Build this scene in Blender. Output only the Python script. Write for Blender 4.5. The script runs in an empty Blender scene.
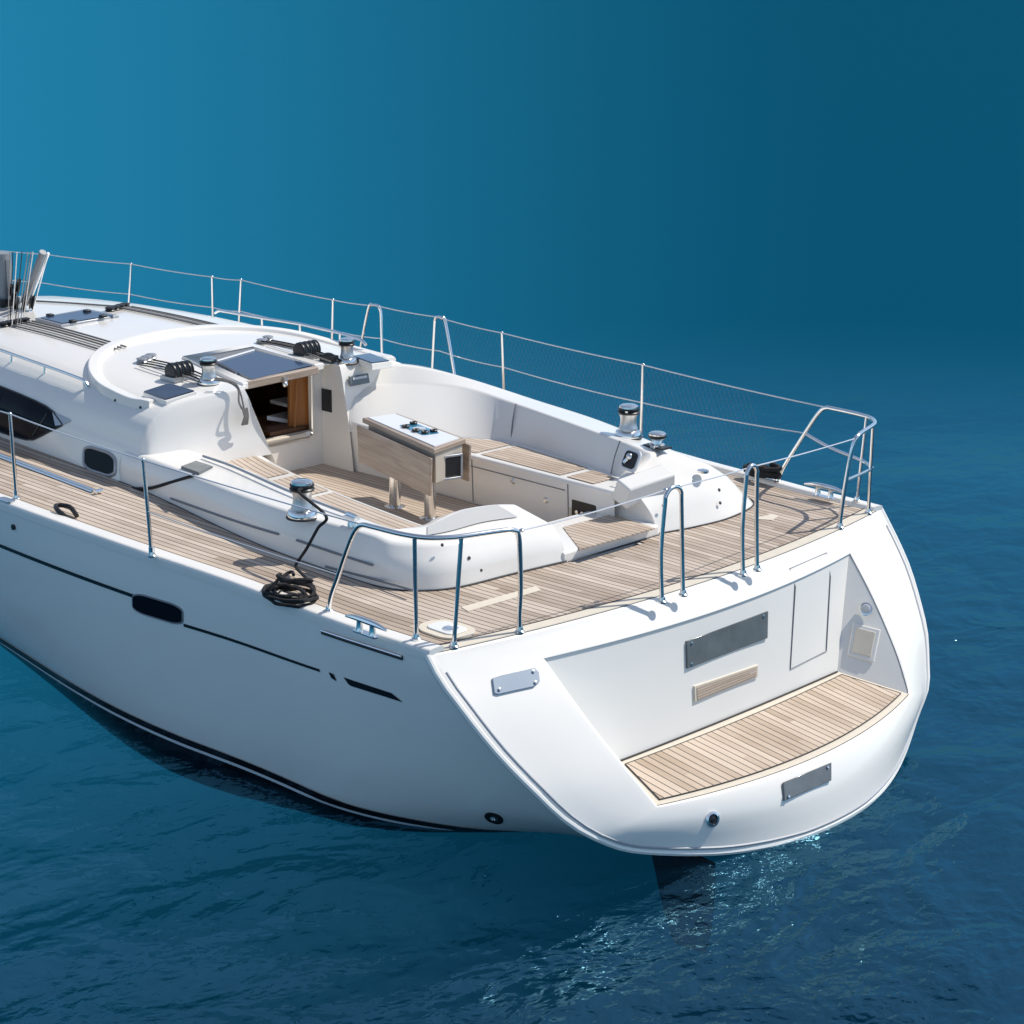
import bpy, bmesh, math, random
import numpy as np
from mathutils import Vector, Matrix

random.seed(7)
rad = math.radians
scene = bpy.context.scene
COL = scene.collection
V = lambda *a: np.array(a if len(a) > 1 else a[0], float)

# ------------------------------------------------------------------ camera
YAW, PITCH, ROLL = rad(-45.95070067), rad(15.54388044), rad(0.64215481)
CPOS = V(-7.56775839, 9.16734003, 3.6431683)
FPX = 2000.0
_fw = V(math.cos(PITCH)*math.cos(YAW), math.cos(PITCH)*math.sin(YAW), -math.sin(PITCH))
_r = np.cross(_fw, [0, 0, 1]); _r /= np.linalg.norm(_r)
_u = np.cross(_r, _fw)
CR = _r*math.cos(ROLL) + _u*math.sin(ROLL)
CU = _u*math.cos(ROLL) - _r*math.sin(ROLL)
cam_data = bpy.data.cameras.new('camera')
cam_data.sensor_width = 36.0
cam_data.lens = FPX/1024.0*36.0
cam_data.clip_start = 0.1
cam_data.clip_end = 20000
cam = bpy.data.objects.new('camera', cam_data)
COL.objects.link(cam)
m = Matrix.Identity(4)
for i in range(3):
    m[i][0], m[i][1], m[i][2], m[i][3] = CR[i], CU[i], -_fw[i], CPOS[i]
cam.matrix_world = m
scene.camera = cam

# ------------------------------------------------------------------ light
SUN_TO = V(-.33, -.70, 1.0)
SUN_TO /= np.linalg.norm(SUN_TO)
world = bpy.data.worlds.new('World')
scene.world = world
world.use_nodes = True
wn = world.node_tree
sky = wn.nodes.new('ShaderNodeTexSky')
sky.sky_type = 'NISHITA'
sky.sun_disc = False
sky.sun_elevation = math.asin(SUN_TO[2])
sky.sun_rotation = math.atan2(SUN_TO[0], SUN_TO[1])
sky.air_density = 1.0
sky.dust_density = 0.2
sky.ozone_density = 1.2
bg = wn.nodes['Background']
bg.inputs['Strength'].default_value = 0.14
# slightly hazy sky: less saturated overhead, pale blue (not yellow) low down
soft = wn.nodes.new('ShaderNodeHueSaturation'); soft.inputs['Saturation'].default_value = .72
wn.links.new(sky.outputs['Color'], soft.inputs['Color'])
wgeo = wn.nodes.new('ShaderNodeNewGeometry'); wsep = wn.nodes.new('ShaderNodeSeparateXYZ')
wn.links.new(wgeo.outputs['Incoming'], wsep.inputs[0])
wabs = wn.nodes.new('ShaderNodeMath'); wabs.operation = 'ABSOLUTE'; wn.links.new(wsep.outputs['Z'], wabs.inputs[0])
wlow = wn.nodes.new('ShaderNodeMapRange'); wlow.inputs['From Min'].default_value = .02; wlow.inputs['From Max'].default_value = .45
wn.links.new(wabs.outputs[0], wlow.inputs['Value'])
wtint = wn.nodes.new('ShaderNodeMix'); wtint.data_type = 'RGBA'; wtint.inputs['A'].default_value = (.42, .66, .95, 1); wtint.inputs['B'].default_value = (1, 1, 1, 1)
wn.links.new(wlow.outputs['Result'], wtint.inputs['Factor'])
wmul = wn.nodes.new('ShaderNodeMix'); wmul.data_type = 'RGBA'; wmul.blend_type = 'MULTIPLY'; wmul.inputs['Factor'].default_value = 1.
wn.links.new(soft.outputs['Color'], wmul.inputs['A']); wn.links.new(wtint.outputs['Result'], wmul.inputs['B'])
wn.links.new(wmul.outputs['Result'], bg.inputs['Color'])

sun_data = bpy.data.lights.new('sun', 'SUN')
sun_data.energy = 4.2
sun_data.angle = rad(0.5)
sun_data.color = (1.0, 0.95, 0.87)
sun = bpy.data.objects.new('sun', sun_data)
COL.objects.link(sun)
sun.rotation_euler = Vector(-SUN_TO).to_track_quat('-Z', 'Y').to_euler()

scene.view_settings.view_transform = 'Standard'
scene.view_settings.look = 'None'
scene.view_settings.exposure = 0.0
scene.view_settings.gamma = 1.0

# ------------------------------------------------------------------ helpers
def _ray(px, py):
    return _fw*FPX + CR*(px-512) - CU*(py-512)
def at(px, py, z):
    d = _ray(px, py); return CPOS + d*(z-CPOS[2])/d[2]
def aty(px, py, y):
    d = _ray(px, py); return CPOS + d*(y-CPOS[1])/d[1]
def atx(px, py, x):
    d = _ray(px, py); return CPOS + d*(x-CPOS[0])/d[0]
def hit(px, py, g, t0=6., t1=30., n=900):
    """first point along the sight line where g changes sign"""
    d = _ray(px, py); d = d/np.linalg.norm(d)
    tp, vp = t0, g(CPOS+d*t0)
    for t in np.linspace(t0, t1, n)[1:]:
        v = g(CPOS+d*t)
        if v*vp <= 0:
            lo, hi = tp, t
            for _ in range(30):
                mid = .5*(lo+hi)
                if g(CPOS+d*mid)*vp <= 0: hi = mid
                else: lo = mid
            return CPOS+d*lo
        tp, vp = t, v
    return CPOS+d*t1
def itp(x, tab):
    xs = [a for a, b in tab]; ys = [b for a, b in tab]
    return float(np.interp(x, xs, ys))
def sm(x, tab):
    """smooth (Catmull-Rom / Hermite) table lookup"""
    xs = [a for a, b in tab]; ys = [b for a, b in tab]
    if x <= xs[0]: return ys[0]
    if x >= xs[-1]: return ys[-1]
    i = max(k for k in range(len(xs)-1) if xs[k] <= x)
    def sl(k):
        if k <= 0: return (ys[1]-ys[0])/(xs[1]-xs[0])
        if k >= len(xs)-1: return (ys[-1]-ys[-2])/(xs[-1]-xs[-2])
        return (ys[k+1]-ys[k-1])/(xs[k+1]-xs[k-1])
    h = xs[i+1]-xs[i]; t = (x-xs[i])/h
    return ((2*t**3-3*t*t+1)*ys[i] + (t**3-2*t*t+t)*h*sl(i)
            + (-2*t**3+3*t*t)*ys[i+1] + (t**3-t*t)*h*sl(i+1))
def crom(pts, n=6, closed=False):
    P = [V(p) for p in pts]; out = []
    N = len(P)
    for i in range(N if closed else N-1):
        g = lambda k: P[k % N] if closed else P[min(max(k, 0), N-1)]
        p0, p1, p2, p3 = g(i-1), g(i), g(i+1), g(i+2)
        for j in range(n):
            t = j/n
            out.append(.5*((2*p1)+(p2-p0)*t+(2*p0-5*p1+4*p2-p3)*t*t+(3*p1-p0-3*p2+p3)*t**3))
    if not closed: out.append(P[-1])
    return out
def rnd(pts, r, n=4):
    """round the interior corners of a polyline (constant point count)"""
    P = [V(p) for p in pts]; out = [P[0]]
    for i in range(1, len(P)-1):
        a, b, c = P[i-1], P[i], P[i+1]
        la, lc = np.linalg.norm(a-b), np.linalg.norm(c-b)
        ri = r[i] if isinstance(r, (list, tuple)) else r
        ka = min(ri, .48*la)/max(la, 1e-6); kc = min(ri, .48*lc)/max(lc, 1e-6)
        s, e = b+(a-b)*ka, b+(c-b)*kc
        for j in range(n+1):
            t = j/n
            out.append((1-t)**2*s+2*t*(1-t)*b+t*t*e)
    out.append(P[-1])
    return out
def rrect(w, h, r, n=5):
    out = []
    for cx, cy, a0 in ((w/2-r, h/2-r, 0), (-w/2+r, h/2-r, 90), (-w/2+r, -h/2+r, 180), (w/2-r, -h/2+r, 270)):
        for k in range(n+1):
            a = rad(a0+90*k/n); out.append((cx+r*math.cos(a), cy+r*math.sin(a)))
    return out

class MB:
    def __init__(s): s.v = []; s.f = []; s.uv = []
    def add(s, vs, fs, uv=None):
        o = len(s.v)
        for i, p in enumerate(vs):
            s.v.append(V(p)); s.uv.append(tuple(uv[i]) if uv is not None else (float(p[0]), float(p[1])))
        s.f += [tuple(o+i for i in f) for f in fs]
        return s
    def grid(s, rows, uv=None, closed=False, wrap=False):
        nr, nc = len(rows), len(rows[0]); vs = [p for r in rows for p in r]; fs = []
        for i in range(nr if wrap else nr-1):
            for j in range(nc if closed else nc-1):
                i2, j2 = (i+1) % nr, (j+1) % nc
                fs.append((i*nc+j, i*nc+j2, i2*nc+j2, i2*nc+j))
        u = [p for r in uv for p in r] if uv is not None else None
        return s.add(vs, fs, u)
    def tube(s, pts, r, n=8, cap=True, closed=False):
        P = [V(p) for p in pts]; N = len(P); rows = []
        ref = None
        for i in range(N):
            if closed: t = P[(i+1) % N]-P[i-1]
            else: t = P[min(i+1, N-1)]-P[max(i-1, 0)]
            L = np.linalg.norm(t); t = t/L if L > 1e-9 else V(0, 0, 1)
            if ref is None:
                ref = np.cross(t, [0, 0, 1.]) if abs(t[2]) < .9 else np.cross(t, [1., 0, 0])
            a = ref-t*np.dot(ref, t); a /= np.linalg.norm(a); ref = a
            b = np.cross(t, a)
            ri = r[i] if isinstance(r, (list, tuple)) else r
            rows.append([P[i]+ri*(a*math.cos(2*math.pi*k/n)+b*math.sin(2*math.pi*k/n)) for k in range(n)])
        o = len(s.v)
        s.grid(rows, closed=True, wrap=closed)
        if cap and not closed:
            s.f.append(tuple(o+k for k in range(n))); s.f.append(tuple(o+(N-1)*n+k for k in range(n)))
        return s
    def lathe(s, prof, c=(0, 0, 0), n=28, axis=None):
        c = V(c); ax = V(0, 0, 1) if axis is None else V(axis)/np.linalg.norm(axis)
        a = np.cross(ax, [0, 0, 1.]) if abs(ax[2]) < .9 else np.cross(ax, [0, 1., 0]); a /= np.linalg.norm(a)
        b = np.cross(ax, a); rows = []
        for r, z in prof:
            rows.append([c+ax*z+r*(a*math.cos(2*math.pi*k/n)+b*math.sin(2*math.pi*k/n)) for k in range(n)])
        o = len(s.v); s.grid(rows, closed=True)
        if prof[0][0] > 1e-5: s.f.append(tuple(o+k for k in range(n)))
        if prof[-1][0] > 1e-5: s.f.append(tuple(o+(len(prof)-1)*n+k for k in range(n)))
        return s
    def box(s, c, size, ax=None):
        c = V(c); h = V(size)/2
        X, Y, Z = (V(1, 0, 0), V(0, 1, 0), V(0, 0, 1)) if ax is None else [V(q)/np.linalg.norm(q) for q in ax]
        vs = [c+X*h[0]*a+Y*h[1]*b+Z*h[2]*d for a in (-1, 1) for b in (-1, 1) for d in (-1, 1)]
        return s.add(vs, [(0, 1, 3, 2), (4, 6, 7, 5), (0, 4, 5, 1), (2, 3, 7, 6), (0, 2, 6, 4), (1, 5, 7, 3)])
    def prism(s, poly, d):
        """solid: poly (3-D loop) and the same loop moved by vector d"""
        P = [V(p) for p in poly]; n = len(P); d = V(d)
        fs = [tuple(range(n)), tuple(range(2*n-1, n-1, -1))]
        fs += [(i, (i+1) % n, n+(i+1) % n, n+i) for i in range(n)]
        return s.add(P+[p+d for p in P], fs)
    def ball(s, c, r, n=10, sc=(1, 1, 1)):
        prof = [(0 if k in (0, n) else r*math.sin(math.pi*k/n), -r*math.cos(math.pi*k/n)) for k in range(n+1)]
        o = len(s.v); s.lathe(prof, (0, 0, 0), n*2)
        for i in range(o, len(s.v)): s.v[i] = V(c)+s.v[i]*V(sc)
        return s
    def build(s, name, mat, parent=None, origin=None, bevel=0, ang=35, seg=2, flat=False):
        return build(s, name, mat, parent, origin, bevel, ang, seg, flat)

WPOS = {}
WN_MATS = []
def build(mb, name, mat, parent, origin, bevel, ang, seg, flat):
    vs = np.array(mb.v)
    if origin is None:
        origin = V(vs[:, 0].mean(), vs[:, 1].mean(), vs[:, 2].min())
    origin = V(origin)
    me = bpy.data.meshes.new(name)
    bm = bmesh.new()
    bv = [bm.verts.new(p-origin) for p in mb.v]
    for f in mb.f:
        try: bm.faces.new([bv[i] for i in f])
        except ValueError: pass
    bm.verts.index_update()
    uvl = bm.loops.layers.uv.new('UVMap')
    idx = {v: i for i, v in enumerate(bv)}
    for f in bm.faces:
        for l in f.loops: l[uvl].uv = mb.uv[idx[l.vert]]
    bmesh.ops.remove_doubles(bm, verts=bm.verts, dist=1e-5)
    bmesh.ops.dissolve_degenerate(bm, dist=1e-6, edges=bm.edges)
    bmesh.ops.recalc_face_normals(bm, faces=bm.faces)
    for f in bm.faces: f.smooth = not flat
    for e in bm.edges:
        if len(e.link_faces) == 2 and e.calc_face_angle(0) > rad(ang): e.smooth = False
    bm.to_mesh(me); bm.free()
    me.materials.append(mat)
    o = bpy.data.objects.new(name, me)
    COL.objects.link(o)
    WPOS[o.name] = origin
    if parent is not None:
        o.parent = parent; o.location = origin-WPOS[parent.name]
    else: o.location = origin
    if bevel:
        bv_ = o.modifiers.new('bevel', 'BEVEL'); bv_.width = bevel; bv_.segments = seg
        bv_.limit_method = 'ANGLE'; bv_.angle_limit = rad(30); bv_.harden_normals = False
    if mat in WN_MATS:
        w_ = o.modifiers.new('weighted', 'WEIGHTED_NORMAL'); w_.mode = 'FACE_AREA'; w_.keep_sharp = True; w_.weight = 80
    return o
def thing(name, loc, label, cat, group=None):
    o = bpy.data.objects.new(name, None); COL.objects.link(o); o.location = loc
    o.empty_display_size = .2
    WPOS[o.name] = V(loc); tag(o, label, cat, group); return o
def tag(o, label, cat, group=None):
    o['label'] = label; o['category'] = cat
    if group: o['group'] = group
    return o
def copy_part(o, loc, rotz=0, parent=None, scale=1):
    """a copy of a part with copies of its sub-parts"""
    c = o.copy(); COL.objects.link(c); c.parent = parent or o.parent
    WPOS[c.name] = V(loc)
    c.location = V(loc)-WPOS[c.parent.name]; c.rotation_euler = (0, 0, rotz); c.scale = (scale,)*3
    for ch in [k for k in COL.objects if k.parent == o]:
        d = ch.copy(); COL.objects.link(d); d.parent = c
    return c

# ------------------------------------------------------------------ materials
def mat(name, col, rough=.5, metal=0., spec=.5, coat=0., bump=0., bscale=40., var=0., vscale=3.):
    m_ = bpy.data.materials.new(name); m_.use_nodes = True
    nt = m_.node_tree; b = nt.nodes['Principled BSDF']
    b.inputs['Base Color'].default_value = (*col, 1)
    b.inputs['Roughness'].default_value = rough
    b.inputs['Metallic'].default_value = metal
    b.inputs['Specular IOR Level'].default_value = spec
    b.inputs['Coat Weight'].default_value = coat
    b.inputs['Coat Roughness'].default_value = .08
    if bump or var:
        tc = nt.nodes.new('ShaderNodeTexCoord')
    if bump:
        n = nt.nodes.new('ShaderNodeTexNoise'); n.inputs['Scale'].default_value = bscale; n.inputs['Detail'].default_value = 4
        nt.links.new(tc.outputs['Object'], n.inputs['Vector'])
        bp = nt.nodes.new('ShaderNodeBump'); bp.inputs['Strength'].default_value = bump; bp.inputs['Distance'].default_value = .01
        nt.links.new(n.outputs['Fac'], bp.inputs['Height']); nt.links.new(bp.outputs['Normal'], b.inputs['Normal'])
    if var:
        n = nt.nodes.new('ShaderNodeTexNoise'); n.inputs['Scale'].default_value = vscale; n.inputs['Detail'].default_value = 6
        nt.links.new(tc.outputs['Object'], n.inputs['Vector'])
        mx = nt.nodes.new('ShaderNodeMix'); mx.data_type = 'RGBA'
        mx.inputs['A'].default_value = (*[c*(1-var) for c in col], 1); mx.inputs['B'].default_value = (*[min(1, c*(1+var)) for c in col], 1)
        nt.links.new(n.outputs['Fac'], mx.inputs['Factor']); nt.links.new(mx.outputs['Result'], b.inputs['Base Color'])
        rr = nt.nodes.new('ShaderNodeMapRange'); rr.inputs['To Min'].default_value = rough*.75; rr.inputs['To Max'].default_value = rough*1.25
        nt.links.new(n.outputs['Fac'], rr.inputs['Value']); nt.links.new(rr.outputs['Result'], b.inputs['Roughness'])
    return m_

def teak_mat(name, c1, c2, caulk=(.03, .026, .024), pitch=.052, line=.10):
    m_ = bpy.data.materials.new(name); m_.use_nodes = True
    nt = m_.node_tree; N = nt.nodes; L = nt.links
    b = N['Principled BSDF']; b.inputs['Roughness'].default_value = .62; b.inputs['Specular IOR Level'].default_value = .3
    uv = N.new('ShaderNodeUVMap'); sp = N.new('ShaderNodeSeparateXYZ'); L.new(uv.outputs['UV'], sp.inputs['Vector'])
    def mth(op, a, bb=None):
        q = N.new('ShaderNodeMath'); q.operation = op
        for i, val in enumerate((a, bb)):
            if val is None: continue
            if isinstance(val, (int, float)): q.inputs[i].default_value = val
            else: L.new(val, q.inputs[i])
        return q.outputs[0]
    vp = mth('DIVIDE', sp.outputs['Y'], pitch)
    pid = mth('FLOOR', vp); fr = mth('FRACT', vp)
    isl = mth('LESS_THAN', fr, line)
    # board tone: each plank, and each length of a plank, has its own shade
    ln = mth('FLOOR', mth('ADD', mth('DIVIDE', sp.outputs['X'], 1.7), mth('MULTIPLY', pid, .37)))
    cb = N.new('ShaderNodeCombineXYZ'); L.new(pid, cb.inputs[0]); L.new(ln, cb.inputs[1])
    wn_ = N.new('ShaderNodeTexWhiteNoise'); L.new(cb.outputs[0], wn_.inputs['Vector'])
    gv = N.new('ShaderNodeCombineXYZ'); L.new(mth('MULTIPLY', sp.outputs['X'], 3.), gv.inputs[0]); L.new(mth('MULTIPLY', sp.outputs['Y'], 90.), gv.inputs[1]); L.new(wn_.outputs['Value'], gv.inputs[2])
    gn = N.new('ShaderNodeTexNoise'); gn.inputs['Scale'].default_value = 1.; gn.inputs['Detail'].default_value = 5; L.new(gv.outputs[0], gn.inputs['Vector'])
    st = N.new('ShaderNodeTexNoise'); st.inputs['Scale'].default_value = 1.6; st.inputs['Detail'].default_value = 4; L.new(uv.outputs['UV'], st.inputs['Vector'])
    f = mth('ADD', mth('MULTIPLY', wn_.outputs['Value'], .62), mth('ADD', mth('MULTIPLY', gn.outputs['Fac'], .5), mth('MULTIPLY', mth('SUBTRACT', st.outputs['Fac'], .55), 1.1)))
    mx = N.new('ShaderNodeMix'); mx.data_type = 'RGBA'
    mx.inputs['A'].default_value = (*c1, 1); mx.inputs['B'].default_value = (*c2, 1); L.new(f, mx.inputs['Factor'])
    m2 = N.new('ShaderNodeMix'); m2.data_type = 'RGBA'; m2.inputs['B'].default_value = (*caulk, 1)
    L.new(isl, m2.inputs['Factor']); L.new(mx.outputs['Result'], m2.inputs['A']); L.new(m2.outputs['Result'], b.inputs['Base Color'])
    bp = N.new('ShaderNodeBump'); bp.inputs['Strength'].default_value = .25; bp.inputs['Distance'].default_value = .004
    L.new(mth('SUBTRACT', gn.outputs['Fac'], isl), bp.inputs['Height']); L.new(bp.outputs['Normal'], b.inputs['Normal'])
    return m_

GEL = mat('white_gelcoat', (.84, .81, .76), .22, coat=.35, var=.025, vscale=2.2)
HULL = mat('hull_gelcoat', (.88, .86, .81), .16, coat=.5, var=.03, vscale=1.2)
NONSKID = mat('nonskid_gelcoat', (.74, .73, .70), .6, bump=.25, bscale=260, var=.03)
GREYPAD = mat('grey_nonskid', (.50, .50, .49), .7, bump=.3, bscale=300, var=.04)
STEEL = mat('polished_steel', (.82, .82, .81), .17, metal=1., var=.05, vscale=20)
BRUSHED = mat('smoked_plate', (.13, .145, .15), .12, metal=.0, spec=.6, var=.35, vscale=9)
PLATE = mat('blue_grey_plate', (.28, .34, .42), .3, spec=.5, var=.05)
ALU = mat('anodised_alloy', (.42, .43, .45), .42, metal=.7, var=.06)
DRUM = mat('winch_drum', (.62, .62, .61), .33, metal=.9, bump=.15, bscale=400)
SPAR = mat('grey_spar', (.30, .31, .32), .45, metal=.3, var=.1)
WIRE = mat('steel_wire', (.80, .80, .80), .3, metal=.6)
BLACK = mat('black_plastic', (.012, .012, .013), .4, bump=.1, bscale=80)
SEAM = mat('dark_sealant', (.03, .03, .034), .6)
GROOVE = mat('grey_groove', (.20, .21, .23), .5)
SOFTG = mat('pale_groove', (.38, .40, .43), .5)
ROPEB = mat('black_rope', (.012, .012, .014), .8, bump=.8, bscale=220)
ROPEG = mat('grey_rope', (.22, .21, .20), .8, bump=.8, bscale=220, var=.25, vscale=60)
ROPEW = mat('white_rope', (.62, .60, .56), .8, bump=.8, bscale=220)
GLASS = mat('tinted_glass', (.005, .008, .014), .10, spec=.06, var=.05)
HATCHG = mat('hatch_acrylic', (.035, .06, .11), .12, spec=.6, var=.08, vscale=6)
BOOT = mat('boot_stripe_black', (.006, .007, .010), .25)
ANTI = mat('antifouling', (.006, .008, .012), .7)
WHITEL = mat('white_stripe', (.75, .76, .78), .3)
TEAK = teak_mat('weathered_teak', (.31, .235, .175), (.66, .56, .47), line=.13)
TEAKP = teak_mat('platform_teak', (.40, .30, .215), (.71, .59, .475), pitch=.056, line=.12)
TEAKS = teak_mat('seat_teak', (.40, .31, .235), (.64, .535, .44), pitch=.046, line=.12)
CREAM = mat('margin_board', (.68, .61, .50), .55, var=.08, vscale=12)
OAK = None
WN_MATS += [GEL, NONSKID, GREYPAD, CREAM, WHITEL]
def wood(name, c1, c2, axis=(2., 30., 30.), rough=.45):
    m_ = bpy.data.materials.new(name); m_.use_nodes = True; nt = m_.node_tree; b = nt.nodes['Principled BSDF']
    b.inputs['Roughness'].default_value = rough
    tc = nt.nodes.new('ShaderNodeTexCoord'); mp = nt.nodes.new('ShaderNodeMapping'); mp.inputs['Scale'].default_value = axis
    n = nt.nodes.new('ShaderNodeTexNoise'); n.inputs['Scale'].default_value = 1.; n.inputs['Detail'].default_value = 7; n.inputs['Distortion'].default_value = .6
    nt.links.new(tc.outputs['Object'], mp.inputs['Vector']); nt.links.new(mp.outputs['Vector'], n.inputs['Vector'])
    r = nt.nodes.new('ShaderNodeValToRGB'); r.color_ramp.elements[0].position = .3; r.color_ramp.elements[1].position = .7
    r.color_ramp.elements[0].color = (*c1, 1); r.color_ramp.elements[1].color = (*c2, 1)
    nt.links.new(n.outputs['Fac'], r.inputs['Fac']); nt.links.new(r.outputs['Color'], b.inputs['Base Color'])
    return m_
OAK = wood('limed_oak', (.30, .225, .17), (.45, .36, .285), (2.5, 2.5, 34.))
MAHOG = wood('varnished_mahogany', (.34, .13, .035), (.48, .20, .06), (3., 3., .8), .3)
DARKW = wood('dark_cabin_wood', (.09, .038, .016), (.19, .085, .04), (8., 8., 2.))
CABIN = mat('cabin_lining', (.03, .025, .022), .6)
BOXM = mat('table_carcass', (.52, .46, .38), .5, var=.06)
TRAY = mat('garage_lining', (.20, .20, .20), .4)
BLUEG = mat('blue_glass', (.05, .22, .34), .08, spec=.6, coat=.5)
LAMP = mat('lamp_lens', (.55, .56, .56), .12, spec=.6)

# ------------------------------------------------------------------ water
WZ = -1.25
def sky_sheen_color(tree, geom, far, near, mid, pale):  # sky brightening painted into the water colour, by bearing and distance
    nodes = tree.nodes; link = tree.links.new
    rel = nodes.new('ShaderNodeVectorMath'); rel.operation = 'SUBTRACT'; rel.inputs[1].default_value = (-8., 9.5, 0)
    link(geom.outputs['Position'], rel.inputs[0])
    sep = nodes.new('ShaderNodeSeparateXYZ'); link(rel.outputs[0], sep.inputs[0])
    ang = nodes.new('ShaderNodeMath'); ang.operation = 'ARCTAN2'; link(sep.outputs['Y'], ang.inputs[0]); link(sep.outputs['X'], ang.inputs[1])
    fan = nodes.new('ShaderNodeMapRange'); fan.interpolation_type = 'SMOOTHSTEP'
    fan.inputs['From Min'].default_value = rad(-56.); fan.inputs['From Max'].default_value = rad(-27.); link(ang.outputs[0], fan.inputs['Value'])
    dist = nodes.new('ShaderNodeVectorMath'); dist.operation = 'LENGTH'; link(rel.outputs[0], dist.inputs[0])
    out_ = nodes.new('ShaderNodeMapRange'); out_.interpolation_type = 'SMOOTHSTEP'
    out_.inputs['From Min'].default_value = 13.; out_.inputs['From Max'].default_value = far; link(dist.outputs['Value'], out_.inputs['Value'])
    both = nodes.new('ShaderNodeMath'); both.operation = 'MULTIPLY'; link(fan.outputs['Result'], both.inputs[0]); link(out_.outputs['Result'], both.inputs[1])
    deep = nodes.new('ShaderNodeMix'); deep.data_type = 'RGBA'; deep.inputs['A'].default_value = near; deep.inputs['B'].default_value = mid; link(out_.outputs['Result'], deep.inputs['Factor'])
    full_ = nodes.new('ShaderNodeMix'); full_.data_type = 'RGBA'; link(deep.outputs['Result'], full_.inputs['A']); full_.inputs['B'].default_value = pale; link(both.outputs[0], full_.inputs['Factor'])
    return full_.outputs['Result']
def water_mat():
    m_ = bpy.data.materials.new('sea_water'); m_.use_nodes = True
    nt = m_.node_tree; N = nt.nodes; L = nt.links
    for n in list(N):
        if n.type != 'OUTPUT_MATERIAL': N.remove(n)
    out = [n for n in N if n.type == 'OUTPUT_MATERIAL'][0]
    geo = N.new('ShaderNodeNewGeometry')
    def noise(scale, det, dist=0., sx=1., sy=1., rot=0., rough=.5):
        mp = N.new('ShaderNodeMapping'); mp.inputs['Scale'].default_value = (sx, sy, 1); mp.inputs['Rotation'].default_value = (0, 0, rot)
        L.new(geo.outputs['Position'], mp.inputs['Vector'])
        n = N.new('ShaderNodeTexNoise'); n.inputs['Scale'].default_value = scale; n.inputs['Detail'].default_value = det
        n.inputs['Distortion'].default_value = dist; n.inputs['Roughness'].default_value = rough
        L.new(mp.outputs['Vector'], n.inputs['Vector']); return n.outputs['Fac']
    def mth(op, a, b_):
        q = N.new('ShaderNodeMath'); q.operation = op
        for i, val in enumerate((a, b_)):
            if isinstance(val, (int, float)): q.inputs[i].default_value = val
            else: L.new(val, q.inputs[i])
        return q.outputs[0]
    n1 = noise(.55, 2, .4, 1., .55, rad(35))
    n2 = noise(1.9, 3, .5, 1., .6, rad(20))
    n3 = noise(6.5, 3, .4, 1., .7, rad(50))
    n4 = noise(17., 2, .3, 1., .8, rad(10))
    gn_ = noise(.42, 2, .6)
    gm = N.new('ShaderNodeMapRange'); gm.inputs['From Min'].default_value = .50; gm.inputs['From Max'].default_value = .66; gm.inputs['To Min'].default_value = .15
    L.new(gn_, gm.inputs['Value'])
    h = mth('ADD', mth('ADD', mth('MULTIPLY', n1, .38), mth('MULTIPLY', n2, .13)), mth('ADD', mth('MULTIPLY', n3, .028), mth('MULTIPLY', mth('MULTIPLY', n4, gm.outputs['Result']), .012)))
    # ripples die away in the calm beyond the boat
    ln = N.new('ShaderNodeVectorMath'); ln.operation = 'DISTANCE'; ln.inputs[1].default_value = (-2.5, -.5, WZ)
    L.new(geo.outputs['Position'], ln.inputs[0])
    fd = N.new('ShaderNodeMapRange'); fd.interpolation_type = 'SMOOTHSTEP'
    fd.inputs['From Min'].default_value = 4.5; fd.inputs['From Max'].default_value = 18.; fd.inputs['To Min'].default_value = 1.; fd.inputs['To Max'].default_value = .004
    L.new(ln.outputs['Value'], fd.inputs['Value'])
    bp = N.new('ShaderNodeBump'); bp.inputs['Strength'].default_value = 1.0; bp.inputs['Distance'].default_value = 1.0
    L.new(mth('MULTIPLY', h, fd.outputs['Result']), bp.inputs['Height'])
    # body colour: sky sheen painted in, paler far off ahead, darker close by
    body = sky_sheen_color(nt, geo, 27., (.0002, .0105, .023, 1), (.0024, .069, .122, 1), (.015, .172, .280, 1))
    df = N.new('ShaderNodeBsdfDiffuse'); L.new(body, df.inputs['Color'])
    tr_ = N.new('ShaderNodeBsdfTransparent'); tr_.inputs['Color'].default_value = (.9, .97, 1, 1)
    m0 = N.new('ShaderNodeMixShader'); m0.inputs['Fac'].default_value = .80; L.new(df.outputs[0], m0.inputs[1]); L.new(tr_.outputs[0], m0.inputs[2])
    gl = N.new('ShaderNodeBsdfGlossy'); gl.inputs['Roughness'].default_value = .035; gl.inputs['Color'].default_value = (.30, .74, 1, 1)
    L.new(bp.outputs['Normal'], gl.inputs['Normal'])
    fr = N.new('ShaderNodeFresnel'); fr.inputs['IOR'].default_value = 1.33; L.new(bp.outputs['Normal'], fr.inputs['Normal'])
    cl = mth('MINIMUM', mth('MULTIPLY', fr.outputs['Fac'], mth('ADD', mth('MULTIPLY', fd.outputs['Result'], .18), .012)), .145)
    ms = N.new('ShaderNodeMixShader'); L.new(cl, ms.inputs['Fac']); L.new(m0.outputs[0], ms.inputs[1]); L.new(gl.outputs[0], ms.inputs[2])
    L.new(ms.outputs[0], out.inputs['Surface'])
    # the deep: same body colour and painted sky sheen, lit through the surface
    d_ = bpy.data.materials.new('deep_water'); d_.use_nodes = True; t2 = d_.node_tree; b2 = t2.nodes['Principled BSDF']
    b2.inputs['Roughness'].default_value = 1.; b2.inputs['Specular IOR Level'].default_value = 0.
    g2 = t2.nodes.new('ShaderNodeNewGeometry')
    t2.links.new(sky_sheen_color(t2, g2, 45., (.0002, .0105, .023, 1), (.0022, .075, .132, 1), (.016, .200, .325, 1)), b2.inputs['Base Color'])
    return m_, d_
WATER, DEEP = water_mat()
xs = [-6000, -600, -80, 0, 80, 600, 6000]
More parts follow.
